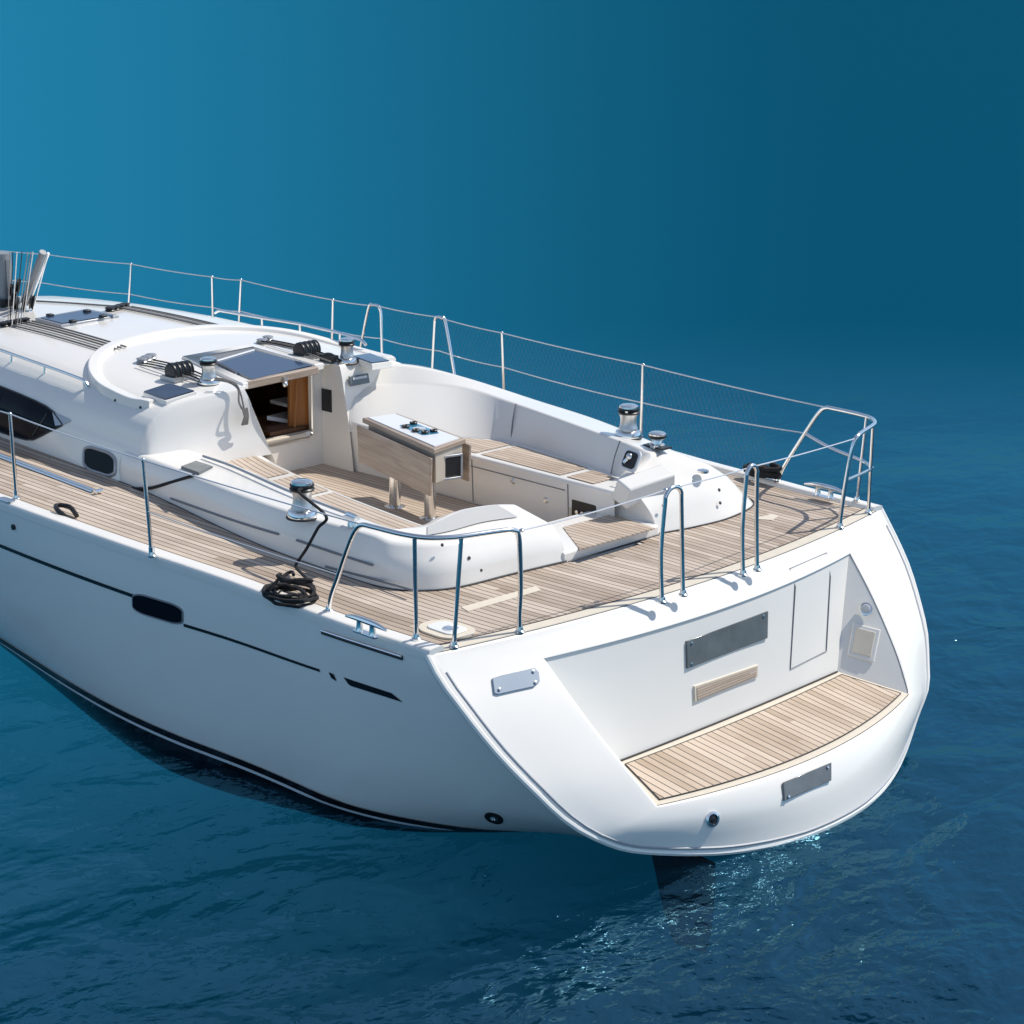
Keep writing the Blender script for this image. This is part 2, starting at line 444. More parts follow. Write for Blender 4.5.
mb = MB(); mb.grid([[V(x, y, WZ) for y in xs] for x in xs])
sea = mb.build('sea', WATER, origin=(0, 0, WZ)); sea['kind'] = 'structure'
mb = MB(); mb.grid([[V(x, y, WZ-5.5) for y in xs] for x in xs])
bed = mb.build('seabed', DEEP, origin=(0, 0, WZ-5.5)); bed['kind'] = 'structure'

# ------------------------------------------------------------------ yacht root
YACHT = thing('sailing_yacht', (2.5, 0, WZ), 'white cruising sailing yacht with teak decks lying on deep blue sea', 'sailing yacht')
def P(name, mb, mt, **k): return mb.build(name, mt, k.pop('parent', YACHT), **k)

# ------------------------------------------------------------------ hull form
B_TAB = [(-1.5, 2.135), (-.3, 2.14), (0, 2.16), (.8, 2.19), (1.5, 2.20), (2.2, 2.25), (3, 2.30), (3.8, 2.33), (5, 2.34), (6.5, 2.22), (8.2, 1.92), (9.2, 1.64), (10.5, 1.15), (12, .48), (12.9, .02)]
S_TAB = [(-1.5, 0), (.2, 0), (.5, 0.0), (2, .042), (3.5, .085), (5, .115), (7, .14), (9, .17), (13, .30)]
K_TAB = [(-1.6, -1.26), (-1.0, -1.26), (-.5, -1.32), (0, -1.42), (.5, -1.52), (1.1, -1.62), (2, -1.74), (3, -1.80), (6, -1.75), (10, -1.55), (12.9, -1.3)]
def beam(x): return sm(x, B_TAB)
def sheer(x): return sm(x, S_TAB)
def keel(x): return sm(x, K_TAB)
_T0 = [0, .12, .25, .38, .49, .59, .68, .76, .82, .87, .91, .945, .97, .985, .995, 1.0]
_M0 = [1, 1.002, .998, .99, .98, .968, .95, .93, .90, .87, .82, .75, .66, .56, .44, .30]
_B0 = [1, .985, .955, .92, .88, .83, .770, .70, .64, .575, .51, .43, .35, .27, .19, .12]
_TS = [0, .08, .16, .24, .32, .40, .484, .565, .645, .726, .806, .887, .968, .99, 1.0]
_S0 = [1, 1., .986, .971, .953, .931, .905, .876, .843, .80, .735, .638, .414, .26, .14]
TT = list(np.linspace(0, .8, 21))+[.83, .86, .885, .91, .93, .95, .968, .98, .99, .996, 1.0, 1.0]
FS = [sm(t, list(zip(_TS, _S0))) for t in TT]; FM = [float(np.interp(t, _T0, _M0)) for t in TT]; FB = [float(np.interp(t, _T0, _B0)) for t in TT]
FS[-1] = FM[-1] = FB[-1] = 0.
NT = len(TT)-1
def frac(k_or_t, x, row=None):
    ws = min(1, max(0, (.9-x)/1.8)); wb = min(1, max(0, (x-2.0)/3.8)); ws = ws*ws*(3-2*ws); wb = wb*wb*(3-2*wb)
    if row is not None: s_, m__, b_ = FS[row], FM[row], FB[row]
    else:
        t = min(max(k_or_t, 0), 1)
        s_, m__, b_ = [float(np.interp(t, TT[:NT], q[:NT])) for q in (FS, FM, FB)]
    return s_*ws + (1-ws)*(m__*(1-wb)+b_*wb)
def hull_y(x, z):
    s_, k_ = sheer(x), keel(x)
    return beam(x)*frac((s_-z)/(s_-k_), x)
XC_TAB = [(-1.3, -1.41), (-1.18, -1.39), (-1.05, -1.36), (-.98, -1.335), (-.92, -1.292), (-.86, -1.235), (-.75, -1.125), (-.5, -.875), (-.25, -.62), (0, -.37), (.2, -.17)]
KC_TAB = [(-1.3, .24), (-1.1, .185), (-1.0, .156), (-.87, .128), (-.7, .094), (-.5, .0735), (-.3, .058), (-.1, .051), (0, .046), (.2, .04)]
def xt(y, z): return itp(z, XC_TAB) + sm(z, KC_TAB)*y*y
def hull_pt(row, s):
    x = 0.
    for _ in range(14):
        y = beam(x)*frac(0, x, row); z = sheer(x)+(keel(x)-sheer(x))*TT[row]
        x0 = xt(y, z); xn = x0+(12.9-x0)*s
        x = .5*x+.5*xn
    return V(x, y, z)
SS = [0, .006, .014, .024, .036, .05]+list(np.linspace(.065, .62, 44))+[.66, .7, .75, .8, .85, .9, .94, .97, 1.]
ROWS = [[hull_pt(r, s) for s in SS] for r in range(len(TT))]
mir = lambda p: V(p[0], -p[1], p[2])
mb = MB()
full = [r for r in ROWS] + [[mir(p) for p in r] for r in ROWS[-2::-1]]
mb.grid(full)
hull = P('hull', mb, HULL, ang=60)

def on_hull(px, py, off=.004):
    p = hit(px, py, lambda X: X[1]-hull_y(X[0], X[2]))
    return p+V(0, off, 0)
def hull_strip(edge_a, edge_b, off, n):
    """patch following the hull side between two (x,z) edge functions"""
    rows = []
    for i in range(n+1):
        a, b_ = edge_a(i/n), edge_b(i/n)
        rows.append([V(x, hull_y(x, z)+off, z) for x, z in [tuple(np.array(a)*(1-t)+np.array(b_)*t) for t in (0, .33, .67, 1)]])
    return rows
def hull_decal(pts_px, off=.004, solid=True):
    pts = [on_hull(a, b_, off) for a, b_ in pts_px]
    return pts

# boot stripe: black band with a fine white line, fading out under the quarter (both sides)
def wtop(x): return sm(x, [(-.8, WZ+.015), (-.2, WZ+.035), (.5, WZ+.075), (1.2, WZ+.108), (2.2, WZ+.125), (4, WZ+.145), (11, WZ+.23)])
for sgn in (1, -1):
    for nm, f0, f1, off, mt in (('boot_stripe', lambda x: WZ-.42, wtop, .010, BOOT), ('white_pinstripe', lambda x: wtop(x)-.068, lambda x: wtop(x)-.045, .014, WHITEL)):
        mb = MB(); rows = []
        for x in np.linspace(-.78 if nm == 'boot_stripe' else .1, 10.5, 150):
            rows.append([V(x, sgn*(hull_y(x, max(z, keel(x)+.03))+off), max(z, keel(x)+.03)) for z in np.linspace(f0(x), f1(x), 12)])
        mb.grid(rows); P(nm, mb, mt)

# ------------------------------------------------------------------ transom with sunken bathing platform
outl = [r[0] for r in ROWS]
outline = outl + [mir(p) for p in outl[-2::-1]]         # port gunwale -> keel -> starboard gunwale
def resample(pts, n):
    P_ = [V(p) for p in pts]; d = [0]
    for a, b_ in zip(P_, P_[1:]): d.append(d[-1]+np.linalg.norm(b_-a))
    out = []
    for t in np.linspace(0, d[-1], n):
        i = min(max(np.searchsorted(d, t)-1, 0), len(P_)-2); k = (t-d[i])/max(d[i+1]-d[i], 1e-9)
        out.append(P_[i]*(1-k)+P_[i+1]*k)
    return out
yzx = lambda y, z: V(xt(y, z), y, z)
RT, RB = (1.47, -.13), (1.245, -.88)                    # recess corner, top and bottom (half width, height)
NS, NBOT, NTOP = 14, 40, 24
half = resample(outl, 60)
ksplit = max(i for i, p in enumerate(half) if p[2] > -1.0 and p[1] > 1.2)
side_o = resample(half[:ksplit+1], NS); bot_o = resample(half[ksplit:]+[mir(p) for p in half[ksplit:-1]][::-1], NBOT)
top_o = [yzx(y, 0.0) for y in np.linspace(-half[0][1], half[0][1], NTOP)]
def lip(y): return RB[1]+0.0*y
side_i = [yzx(RT[0]+(RB[0]-RT[0])*t+.03*math.sin(math.pi*t), RT[1]+(RB[1]-RT[1])*t) for t in np.linspace(0, 1, NS)]
bot_i = [yzx(y, lip(y)) for y in np.linspace(RB[0], -RB[0], NBOT)]
top_i = [yzx(y, RT[1]-.01*(1-(y/RT[0])**2)) for y in np.linspace(-RT[0], RT[0], NTOP)]
outer = side_o + bot_o[1:] + [mir(p) for p in side_o[::-1]][1:] + top_o[1:-1]
inner = side_i + bot_i[1:] + [mir(p) for p in side_i[::-1]][1:] + top_i[1:-1]
def onx(p, off=0.): return V(xt(p[1], p[2])-off, p[1], p[2])
rows = []
for t, off in ((0, 0.), (.03, .006), (.07, .008), (.12, .004), (.3, .004), (.5, .004), (.7, .004), (.88, .004), (.955, .004), (.985, .002), (1, -.006)):
    rows.append([onx(a*(1-t)+b_*t, off) for a, b_ in zip(outer, inner)])
mb = MB(); mb.grid(rows, closed=True)
transom = P('transom', mb, GEL, ang=50)
# groove between hull shell and transom moulding
path = [onx(V(0, *(p[1:]*(1-.075)+q[1:]*.075)), .004) for p, q in zip(outer, inner)][:NS+NBOT+NS-2]
mb = MB(); mb.tube(path[1:-1], .010, 6); P('transom_groove', mb, SOFTG)
mb = MB(); mb.tube([onx(V(0, *(p[1:]*1.0)), -.005)+V(0, 0, -.004) for p in outer][:NS+NBOT+NS-2], .02, 8); P('hull_rim', mb, HULL)

# recess: back wall, two side walls
PF = lambda y: V(-.60-.02*(1-(y/1.1)**2), y, -.80)        # forward edge of the platform
NB = 24
mb = MB()
wall = []
for y in np.linspace(-1, 1, NB):
    a = yzx(y*RT[0], RT[1]-.01*(1-y*y))+V(.012, 0, 0); b_ = PF(y*1.08)
    wall.append([a*(1-t)+b_*t for t in (0, .03, .2, .5, .8, 1)])
mb.grid(wall)
P('recess_wall', mb, GEL)
for sgn in (1, -1):
    mb = MB(); rows = []
    for p, t in zip(side_i, np.linspace(0, 1, NS)):
        a = yzx(p[1], p[2])+V(.012, 0, 0); q = V(*wall[-1][0])*(1-t)+PF(1.08)*t
        rows.append([a*(1-k)+q*k for k in (0, .5, 1)])
    # bottom row follows the platform side edge
    mb.grid([[V(p[0], sgn*p[1], p[2]) for p in r] for r in rows]); P('recess_side', mb, GEL)
# platform floor: margin boards and planks
def plat(y, t):
    """t 0 forward edge .. 1 aft lip"""
    a = PF(y); hw0, hw1 = 1.08, RB[0]
    ye = y*(hw1/hw0); b_ = yzx(ye, lip(ye))+V(.01, 0, .002)
    return a*(1-t)+b_*t
mb = MB(); ys = np.linspace(-1.08, 1.08, 40)
mb.grid([[plat(y, t) for t in np.linspace(0, 1, 6)] for y in ys]); P('platform_base', mb, CREAM)
mb = MB(); g = [[plat(y, t)+V(0, 0, .006) for t in np.linspace(.11, .915, 8)] for y in np.linspace(-1.04, 1.04, 40)]
mb.grid(g, uv=[[(p[0], p[1]+.02) for p in r] for r in g]); P('platform_planks', mb, TEAKP)
mb = MB()
for t in (.106, .919):
    mb.tube([plat(y, t)+V(0, 0, .005) for y in np.linspace(-1.045, 1.045, 30)], .004, 5)
for s_ in (1, -1): mb.tube([plat(s_*1.045, t)+V(0, 0, .005) for t in np.linspace(.106, .919, 10)], .004, 5)
mb.tube([plat(y, 0)+V(-.008, 0, .004) for y in np.linspace(-1.07, 1.07, 30)], .006, 5)
P('platform_caulking', mb, SEAM)

# ------------------------------------------------------------------ decks
def xs_list(a, b_, n): return list(np.linspace(a, b_, n))
TOE = .115
def deck_rows(x0, x1, n, yin, yout, dz):
    return [[V(x, y, sheer(x)+dz) for y in np.linspace(yin(x), yout(x), 5)] for x in xs_list(x0, x1, n)]
A_TAB = [(.9, 1.56), (1.6, 1.585), (2.0, 1.575), (2.4, 1.54), (2.8, 1.49), (3.2, 1.44), (3.58, 1.41), (4.2, 1.385), (5, 1.36), (6, 1.30), (7, 1.18), (8, 1.0), (9, .72), (9.8, .3)]
def ybase(x): return sm(x, A_TAB)
mb = MB()
for s_ in (1, -1):
    mb.grid([[V(p[0], s_*p[1], p[2]) for p in r] for r in deck_rows(.42, 10, 50, lambda x: max(ybase(x)-.12, .2) if x > 1.1 else .3, lambda x: beam(x)-.02, -.004)])
mb.grid([[V(xt(y, 0)*(1-t)+.42*t, y, -.004) for t in (0, .1, .5, 1)] for y in np.linspace(-2.14, 2.14, 30)])
mb.grid([[V(x, y, sheer(x)-.004) for y in np.linspace(-beam(x)+.01, beam(x)-.01, 7)] for x in xs_list(9.6, 12.85, 14)])
P('deck', mb, GEL)
for s_ in (1, -1):
    mb = MB(); rows, uv = [], []
    for x in xs_list(.42, 11.5, 90):
        a, b_ = max(ybase(x)-.03, .02) if x > 1.1 else .33, beam(x)-TOE
        r = [V(x, s_*y, sheer(x)+.004) for y in np.linspace(min(a, b_-.02), b_, 6)]
        rows.append(r); uv.append([(x, s_*(beam(x)-abs(p[1]))) for p in r])
    mb.grid(rows, uv=uv); P('teak_side_deck', mb, TEAK)
mb = MB(); rows, uv = [], []
for y in np.linspace(-2.055, 2.055, 60):
    e = xt(y, 0)+.085
    r = [V(e*(1-t)+.42*t, y, .004) for t in np.linspace(0, 1, 5)]
    rows.append(r); uv.append([(p[0], (beam(p[0])-abs(p[1])) if y > 0 else -(beam(p[0])-abs(p[1]))) for p in r])
mb.grid(rows, uv=uv); P('teak_aft_deck', mb, TEAK)
# cream margin board along the transom edge and round the quarter
mb = MB(); mb.grid([[V(xt(y, 0)+d, y, z) for d, z in ((.0, -.006), (.008, .007), (.085, .007), (.088, .003))] for y in np.linspace(-2.05, 2.05, 50)])
P('margin_board', mb, CREAM)
mb = MB()
mb.tube([V(xt(y, 0)+.09, y, .006) for y in np.linspace(-2.04, 2.04, 40)], .005, 5)
mb.tube([V(xt(y, 0)+.004, y, -.002) for y in np.linspace(-2.08, 2.08, 40)], .005, 5)
P('deck_caulking', mb, SEAM)
# king planks: pale tapered boards in the aft teak
for q in ([(461, 607), (468, 611), (541, 590), (536, 586)], [(752, 518.5), (773, 514), (779, 515.5), (772, 520)]):
    mb = MB(); mb.prism([at(a, b_, .0085) for a, b_ in q], (0, 0, -.004)); P('king_plank', mb, CREAM)
# toe rail: raised white gunwale on both sides
for s_ in (1, -1):
    mb = MB(); rows = []
    for x in xs_list(-.17, 12.7, 110):
        b_, z = beam(x), sheer(x)
        prof = rnd([(b_+.004, z-.03), (b_+.001, z+.03), (b_-TOE+.012, z+.036), (b_-TOE, z-.004)], .022, 3)
        rows.append([V(x, s_*p[0], p[1]) for p in [V(q) for q in prof]])
    mb.grid(rows); n_ = len(rows[0]); mb.f.append(tuple(range(n_)))
    P('toe_rail', mb, GEL)

# ------------------------------------------------------------------ cabin trunk
def roofz(x): return sm(x, [(3.4, .68), (4.2, .72), (5, .76), (6, .775), (7, .75), (8, .67), (9, .47), (9.8, .26)])
def cab_sec(x):
    """half section from the deck to the centre line: list of (y,z)"""
    yb, zd, zr = ybase(x), sheer(x), roofz(x)
    k = min(1, max(0, (5.0-x)/.8)); h = zr-zd
    c = min(1, yb/1.3)
    pts = [(yb, zd), (yb-.005-.055*k, zd+.36*h), (yb-.02-.06*k, zd+.42*h), (yb-.11*c, zd+.66*h), (yb-.24*c, zd+.84*h), (yb-.42*c, zd+.94*h), (yb*.45, zd+.995*h), (0, zd+1.03*h)]
    return rnd(pts, [0, .02, .03, .12, .14, .15, .2, 0], 4)
def cab_z(x, y):
    s_ = cab_sec(x); yy = [abs(p[0]) for p in s_][::-1]; zz = [p[1] for p in s_][::-1]
    return float(np.interp(abs(y), yy, zz))
def cab_y(x, z):
    s_ = cab_sec(x); return float(np.interp(z, [p[1] for p in s_], [p[0] for p in s_]))
XB = 3.6
def XBf(y):
    if y > .50: return XB-.19*min(1, max(0, 1-(y-.56)/.84))
    if y < -.44: return XB-.05*min(1, max(0, 1-(-.45-y)/.9))
    return XB
mb = MB(); rows = []
for x in [XB, 3.64, 3.8, 4.0, 4.25, 4.5, 4.75, 5, 5.3, 5.7, 6.1, 6.6, 7.1, 7.6, 8.1, 8.5, 8.9, 9.3, 9.6, 9.8]:
    s_ = cab_sec(x); rows.append([V(x, p[0], p[1]) for p in s_]+[V(x, -p[0], p[1]) for p in s_[-2::-1]])
rows[0] = [V(XBf(p[1]), p[1], p[2]) for p in rows[0]]
mb.grid(rows)
cabin = P('cabin_trunk', mb, GEL, ang=40)
def on_cab(px, py, off=.004):
    p = hit(px, py, lambda X: X[1]-cab_y(X[0], X[2])); return p+V(0, off, off*.4)
def on_roof(px, py, off=0.):
    return hit(px, py, lambda X: X[2]-cab_z(X[0], X[1])-off)

# aft faces of the trunk either side of the companionway
YP, YS, YPL = .56, -.45, .41
def aft_face(y0, y1, zlow, n=14):
    rows = []; sg = 1 if y0 > 0 else -1; ye = YP if sg > 0 else YS
    sec = [(sg*p[0], p[1]) for p in cab_sec(XB)]
    sec = [p for p in sec if abs(p[0]) > abs(ye)+.01]+[(ye, cab_z(XB, ye))]
    for y, zt in sec:
        zb = min(zlow, zt-.004)
        x_ = XBf(y); r = [V(x_, y, zt), V(x_-.012, y, zt-.012*min(1, (zt-zb)/.1)), V(x_-.035, y, zt-.08*min(1, (zt-zb)/.2)), V(x_-.06, y, zb+(zt-zb)*.42), V(x_-.12, y, zb)]
        if sg > 0:
            w_ = max(0, 1-(y-YP)/.45)
            r = [p-V(0, (YP-YPL)*w_*(zt-p[2])/max(zt-zb, .05), 0) for p in r]
        rows.append(rnd(r, [0, .015, .04, .08, 0], 4))
    return rows
mb = MB(); mb.grid(aft_face(1.40, YP, .2)); P('cabin_aft_face', mb, GEL)
mb = MB(); mb.grid(aft_face(YS, -1.40, .2)); P('cabin_aft_face', mb, GEL)
XBH = 3.74
for y in (YP, YS):
    zt = cab_z(XB, y); x_ = XBf(y)
    yl_ = YPL if y > 0 else y; ym = yl_+(y-yl_)*.86; y0_ = yl_-(y-yl_)*.7
    mb = MB(); mb.add([(XBH+.02, y0_, -.12), (x_-.16, y0_, -.12), (x_-.12, yl_, .2), (x_-.035, ym, zt-.08), (x_, y, zt), (XBH+.02, y, zt), (XBH+.02, yl_, .2)], [(0, 1, 2, 6), (6, 2, 3), (6, 3, 5), (5, 3, 4)])
    P('companionway_cheek', mb, GEL)
# bulkhead with the companionway opening
oy0, oy1, oz0, oz1 = .40, -.345, .175, .66
mb = MB()
def bhq(y0, y1, z0, z1): mb.box(((XBH+.02), (y0+y1)/2, (z0+z1)/2), (.04, abs(y1-y0), z1-z0))
bhq(YP+.02, oy0, -.12, .68); bhq(oy1, YS, -.12, .68); bhq(oy0, oy1, -.12, oz0)
P('bulkhead', mb, GEL)
mb = MB()
loop = [V(XBH-.006, p[0], p[1]) for p in [((oy0+oy1)/2+a, (oz0+oz1)/2+b_) for a, b_ in rrect(oy0-oy1, oz1-oz0+.1, .05)]]
mb.tube(loop, .012, 6, closed=True); P('companionway_trim', mb, STEEL)
mb = MB(); mb.box((XBH-.012, .04, oz0-.006), (.045, .60, .018)); P('companionway_sill', mb, CREAM, bevel=.004)
# cabin interior seen through the opening
mb = MB()
mb.add([(XBH+.05, .9, -.9), (XBH+.05, -.9, -.9), (5.4, -.9, -.9), (5.4, .9, -.9)], [(0, 1, 2, 3)])
mb.add([(5.4, .9, -.9), (5.4, -.9, -.9), (5.4, -.9, .7), (5.4, .9, .7)], [(0, 1, 2, 3)])
mb.add([(XBH+.05, -.9, -.9), (5.4, -.9, -.9), (5.4, -.9, .6), (XBH+.05, -.9, .6)], [(0, 1, 2, 3)])
mb.add([(XBH+.05, .9, -.9), (5.4, .9, -.9), (5.4, .9, .6), (XBH+.05, .9, .6)], [(0, 1, 2, 3)])
P('cabin_interior', mb, DARKW)
q = [atx(290, 372, 3.86), atx(314, 366, 3.80), atx(314, 440, 3.80), atx(290, 446, 3.86)]
mb = MB(); mb.prism(q, (.03, 0, 0)); dr = P('cabin_door', mb, MAHOG, bevel=.004)
mb = MB(); mb.tube([atx(298, 372, 3.82), atx(296, 400, 3.82), atx(294, 440, 3.82)], .009, 6); P('door_edge', mb, MAHOG, parent=dr)
mb = MB(); mb.box(atx(286, 402, 4.1), (.2, .16, .03)); P('cabin_shelf', mb, WHITEL, bevel=.008)
mb = MB(); mb.prism([atx(267, 416, 4.0), atx(290, 410, 4.2), atx(292, 420, 3.95)], (0, 0, -.03)); P('chart_table', mb, WHITEL)
mb = MB(); mb.box(atx(275, 424, 4.05), (.5, .5, .03)); P('companion_step', mb, DARKW)

# ------------------------------------------------------------------ companionway hatch
hz = .725
hq = [on_roof(182, 357, .012), on_roof(252, 344.5, .012), on_roof(324, 364, .012), on_roof(243, 385, .012)]
def lerpq(q, u, v): return (q[0]*(1-u)+q[1]*u)*(1-v)+(q[3]*(1-u)+q[2]*u)*v
mb = MB()
def rim(q, u0, v0, u1, v1, z):
    a = [lerpq(q, 0, 0), lerpq(q, 1, 0), lerpq(q, 1, 1), lerpq(q, 0, 1)]
    b_ = [lerpq(q, u0, v0), lerpq(q, u1, v0), lerpq(q, u1, v1), lerpq(q, u0, v1)]
    up = V(0, 0, z)
    for i in (0, 1, 3):
        j = (i+1) % 4
        mb.add([a[i]-up, a[j]-up, b_[j]-up, b_[i]-up, a[i]+up*.25, a[j]+up*.25, b_[j]+up*.45, b_[i]+up*.45],
               [(0, 1, 5, 4), (1, 2, 6, 5), (2, 3, 7, 6), (3, 0, 4, 7), (4, 5, 6, 7)])
rim(hq, .10, .13, .88, 1.0, .034)
hatch = P('companionway_hatch', mb, GEL, bevel=.008)
g = [on_roof(a, b_, .012) for a, b_ in ((217, 363), (254, 352), (312, 366.5), (252, 381))]
mb = MB(); mb.prism([p+V(0, 0, .012) for p in g], (0, 0, -.02)); P('hatch_pane', mb, HATCHG, parent=hatch)
g2 = [on_roof(a, b_, .012) for a, b_ in ((188, 358), (250, 347), (255, 351), (216, 362))]
mb = MB(); mb.prism([p+V(0, 0, .004) for p in g2], (0, 0, -.02)); P('hatch_tray', mb, TRAY, parent=hatch)
mb = MB(); mb.tube([g[0]+V(0, 0, .014), g[1]+V(0, 0, .014)], .009, 6); P('hatch_trim', mb, WHITEL, parent=hatch)
e0, e1 = on_roof(246, 383, .012), on_roof(317, 368, .012)
mb = MB()
mb.prism([e0+V(.03, 0, .012), e1+V(.03, 0, .012), e1+V(-.02, 0, .012), e0+V(-.02, 0, .012)], (0, 0, -.055)); P('hatch_beam', mb, OAK, parent=hatch, bevel=.006)
mb = MB(); c_ = e0*.5+e1*.5+V(-.03, 0, -.06); mb.ball(c_, .022, 8); mb.box(c_+V(0, 0, .03), (.03, .03, .05)); P('hatch_lock', mb, STEEL, parent=hatch)

# ------------------------------------------------------------------ sprayhood coaming arch on the roof
arch_px = [(154, 413, .54), (138, 405, .58), (118, 392, .63), (102, 379, .68), (95, 368, .71), (99, 358, .73), (115, 348, .75), (140, 339, .77), (170, 332, .78), (205, 326, .78), (250, 320, .78), (300, 317, .77), (345, 324, .72), (390, 340, .65), (430, 357, .58)]
ap = [at(*p) for p in arch_px[:9]]
ap = [p for p in ap if p[1] > .12]; ap = ap+[mir(p) for p in ap[::-1]]
ap = crom(ap, 5)
mb = MB(); rows = []
cen = V(3.6, 0, 0)
for i, p in enumerate(ap):
    t = ap[min(i+1, len(ap)-1)]-ap[max(i-1, 0)]; t = V(t[0], t[1], 0); t /= np.linalg.norm(t)
    nrm = V(-t[1], t[0], 0)
    if np.dot(nrm, p-cen) < 0: nrm = -nrm
    q = lambda d: V(p[0], p[1], 0)+nrm*d
    zb = lambda d: cab_z(q(d)[0], q(d)[1]) if q(d)[0] > XB else p[2]-.1
    ztop = zb(0.)+.036
    k = min(1, min(i, len(ap)-1-i)/3.)
    pr_ = [q(.055)+V(0, 0, zb(.055)-.04), q(.05)+V(0, 0, ztop*k+(1-k)*(zb(0)+.02)), q(-.03)+V(0, 0, ztop*k+(1-k)*(zb(0)+.02)-.004), q(-.055)+V(0, 0, zb(-.055)-.04)]
    rows.append(rnd(pr_, .012, 3))
mb.grid(rows); n_ = len(rows[0]); mb.f.append(tuple(range(n_))); mb.f.append(tuple(range(len(mb.v)-n_, len(mb.v))))
arch = P('sprayhood_coaming', mb, GEL)
for k in (3, 9):
    p = rows[k][1]*.5+rows[k][0]*.5; mb = MB(); mb.lathe([(.01, -.004), (.01, .004), (0, .006)], p, 8, axis=(-.3, 1, .3)); P('coaming_screw', mb, SEAM, parent=arch)

# ------------------------------------------------------------------ cockpit coamings, seats and sole
def loft(secs, n=6, r=.03, rn=4):
    """secs: list of sections (same length); smooth along, rounded across"""
    cols = list(zip(*secs)); cc = [crom(c, n) for c in cols]
    return [rnd([c[i] for c in cc], r, rn) for i in range(len(cc[0]))]
SEATP, SEATS, SOLE = .20, .25, -.10
D_TAB = [(1.0, 1.36), (1.35, 1.33), (2.06, 1.22), (2.9, 1.08), (3.55, 1.05)]
F_TAB = [(1.0, .90), (1.32, .87), (2.24, .74), (2.95, .585), (3.3, .48), (3.45, .43)]
def port_sec(x):
    yA, yD, yF = ybase(x), sm(x, D_TAB), sm(x, F_TAB); z = sheer(x)
    return [V(x, yA, z-.01), V(x, yA-.015, z+.15), V(x, yA-.055, .305), V(x, yD, .318), V(x, yD-.06, .29), V(x, yD-.10, SEATP)]
secs = [[p-V(0, .06, .03) for p in port_sec(3.86)]]+[port_sec(x) for x in (3.74, 3.58, 3.4, 3.0, 2.6, 2.2, 1.8, 1.4, 1.02)]
tail = [
 [(.80, 1.52, 0), (.815, 1.50, .16), (.86, 1.44, .275), (.97, 1.25, .305), (1.02, 1.2, .28), (1.05, 1.14, SEATP)],
 [(.65, 1.40, 0), (.665, 1.385, .15), (.72, 1.32, .27), (.92, 1.13, .305), (1.02, 1.06, .28), (1.06, 1.03, SEATP)],
 [(.56, 1.19, 0), (.585, 1.18, .15), (.65, 1.14, .265), (.96, .98, .31), (1.07, .93, .28), (1.10, .90, .18)],
 [(.53, .82, 0), (.555, .82, .145), (.63, .81, .255), (1.02, .74, .315), (1.08, .72, .28), (1.10, .71, .1)],
 [(.50, .52, 0), (.53, .52, .135), (.60, .52, .235), (.98, .50, .31), (1.02, .50, .28), (1.04, .50, .0)],
 [(.48, .35, 0), (.515, .35, .12), (.59, .36, .22), (.93, .38, .30), (.97, .38, .27), (.99, .38, -.05)]]
secs += [[V(p) for p in s_] for s_ in tail]
rows = loft(secs, 5, [0, .05, .028, .04, .04, 0])
mb = MB(); mb.grid(rows); n_ = len(rows[0]); o_ = len(mb.v)-n_
mb.add(list(rows[-1])+[V(.99, .38, -.05), V(.48, .35, -.02)], [tuple(range(n_+2))])
coam_p = P('cockpit_coaming', mb, GEL, ang=45)
# grey non-skid helm seat pad on the aft quarter
def pad(a, b_, z=.006):
    q = []
    for s_ in a:
        q.append([V(s_[2])*(1-t)+V(s_[3])*t+V(0, 0, z) for t in (b_[0], (b_[0]+b_[1])/2, b_[1])])
    return q
cols = list(zip(*[tail[1], tail[2], tail[3], tail[4]])); cc = [crom(c, 5) for c in cols]
mb = MB(); mb.grid(pad([[c[i] for c in cc] for i in range(len(cc[0]))], (.40, .9), .008)); P('helm_seat_pad', mb, GREYPAD)
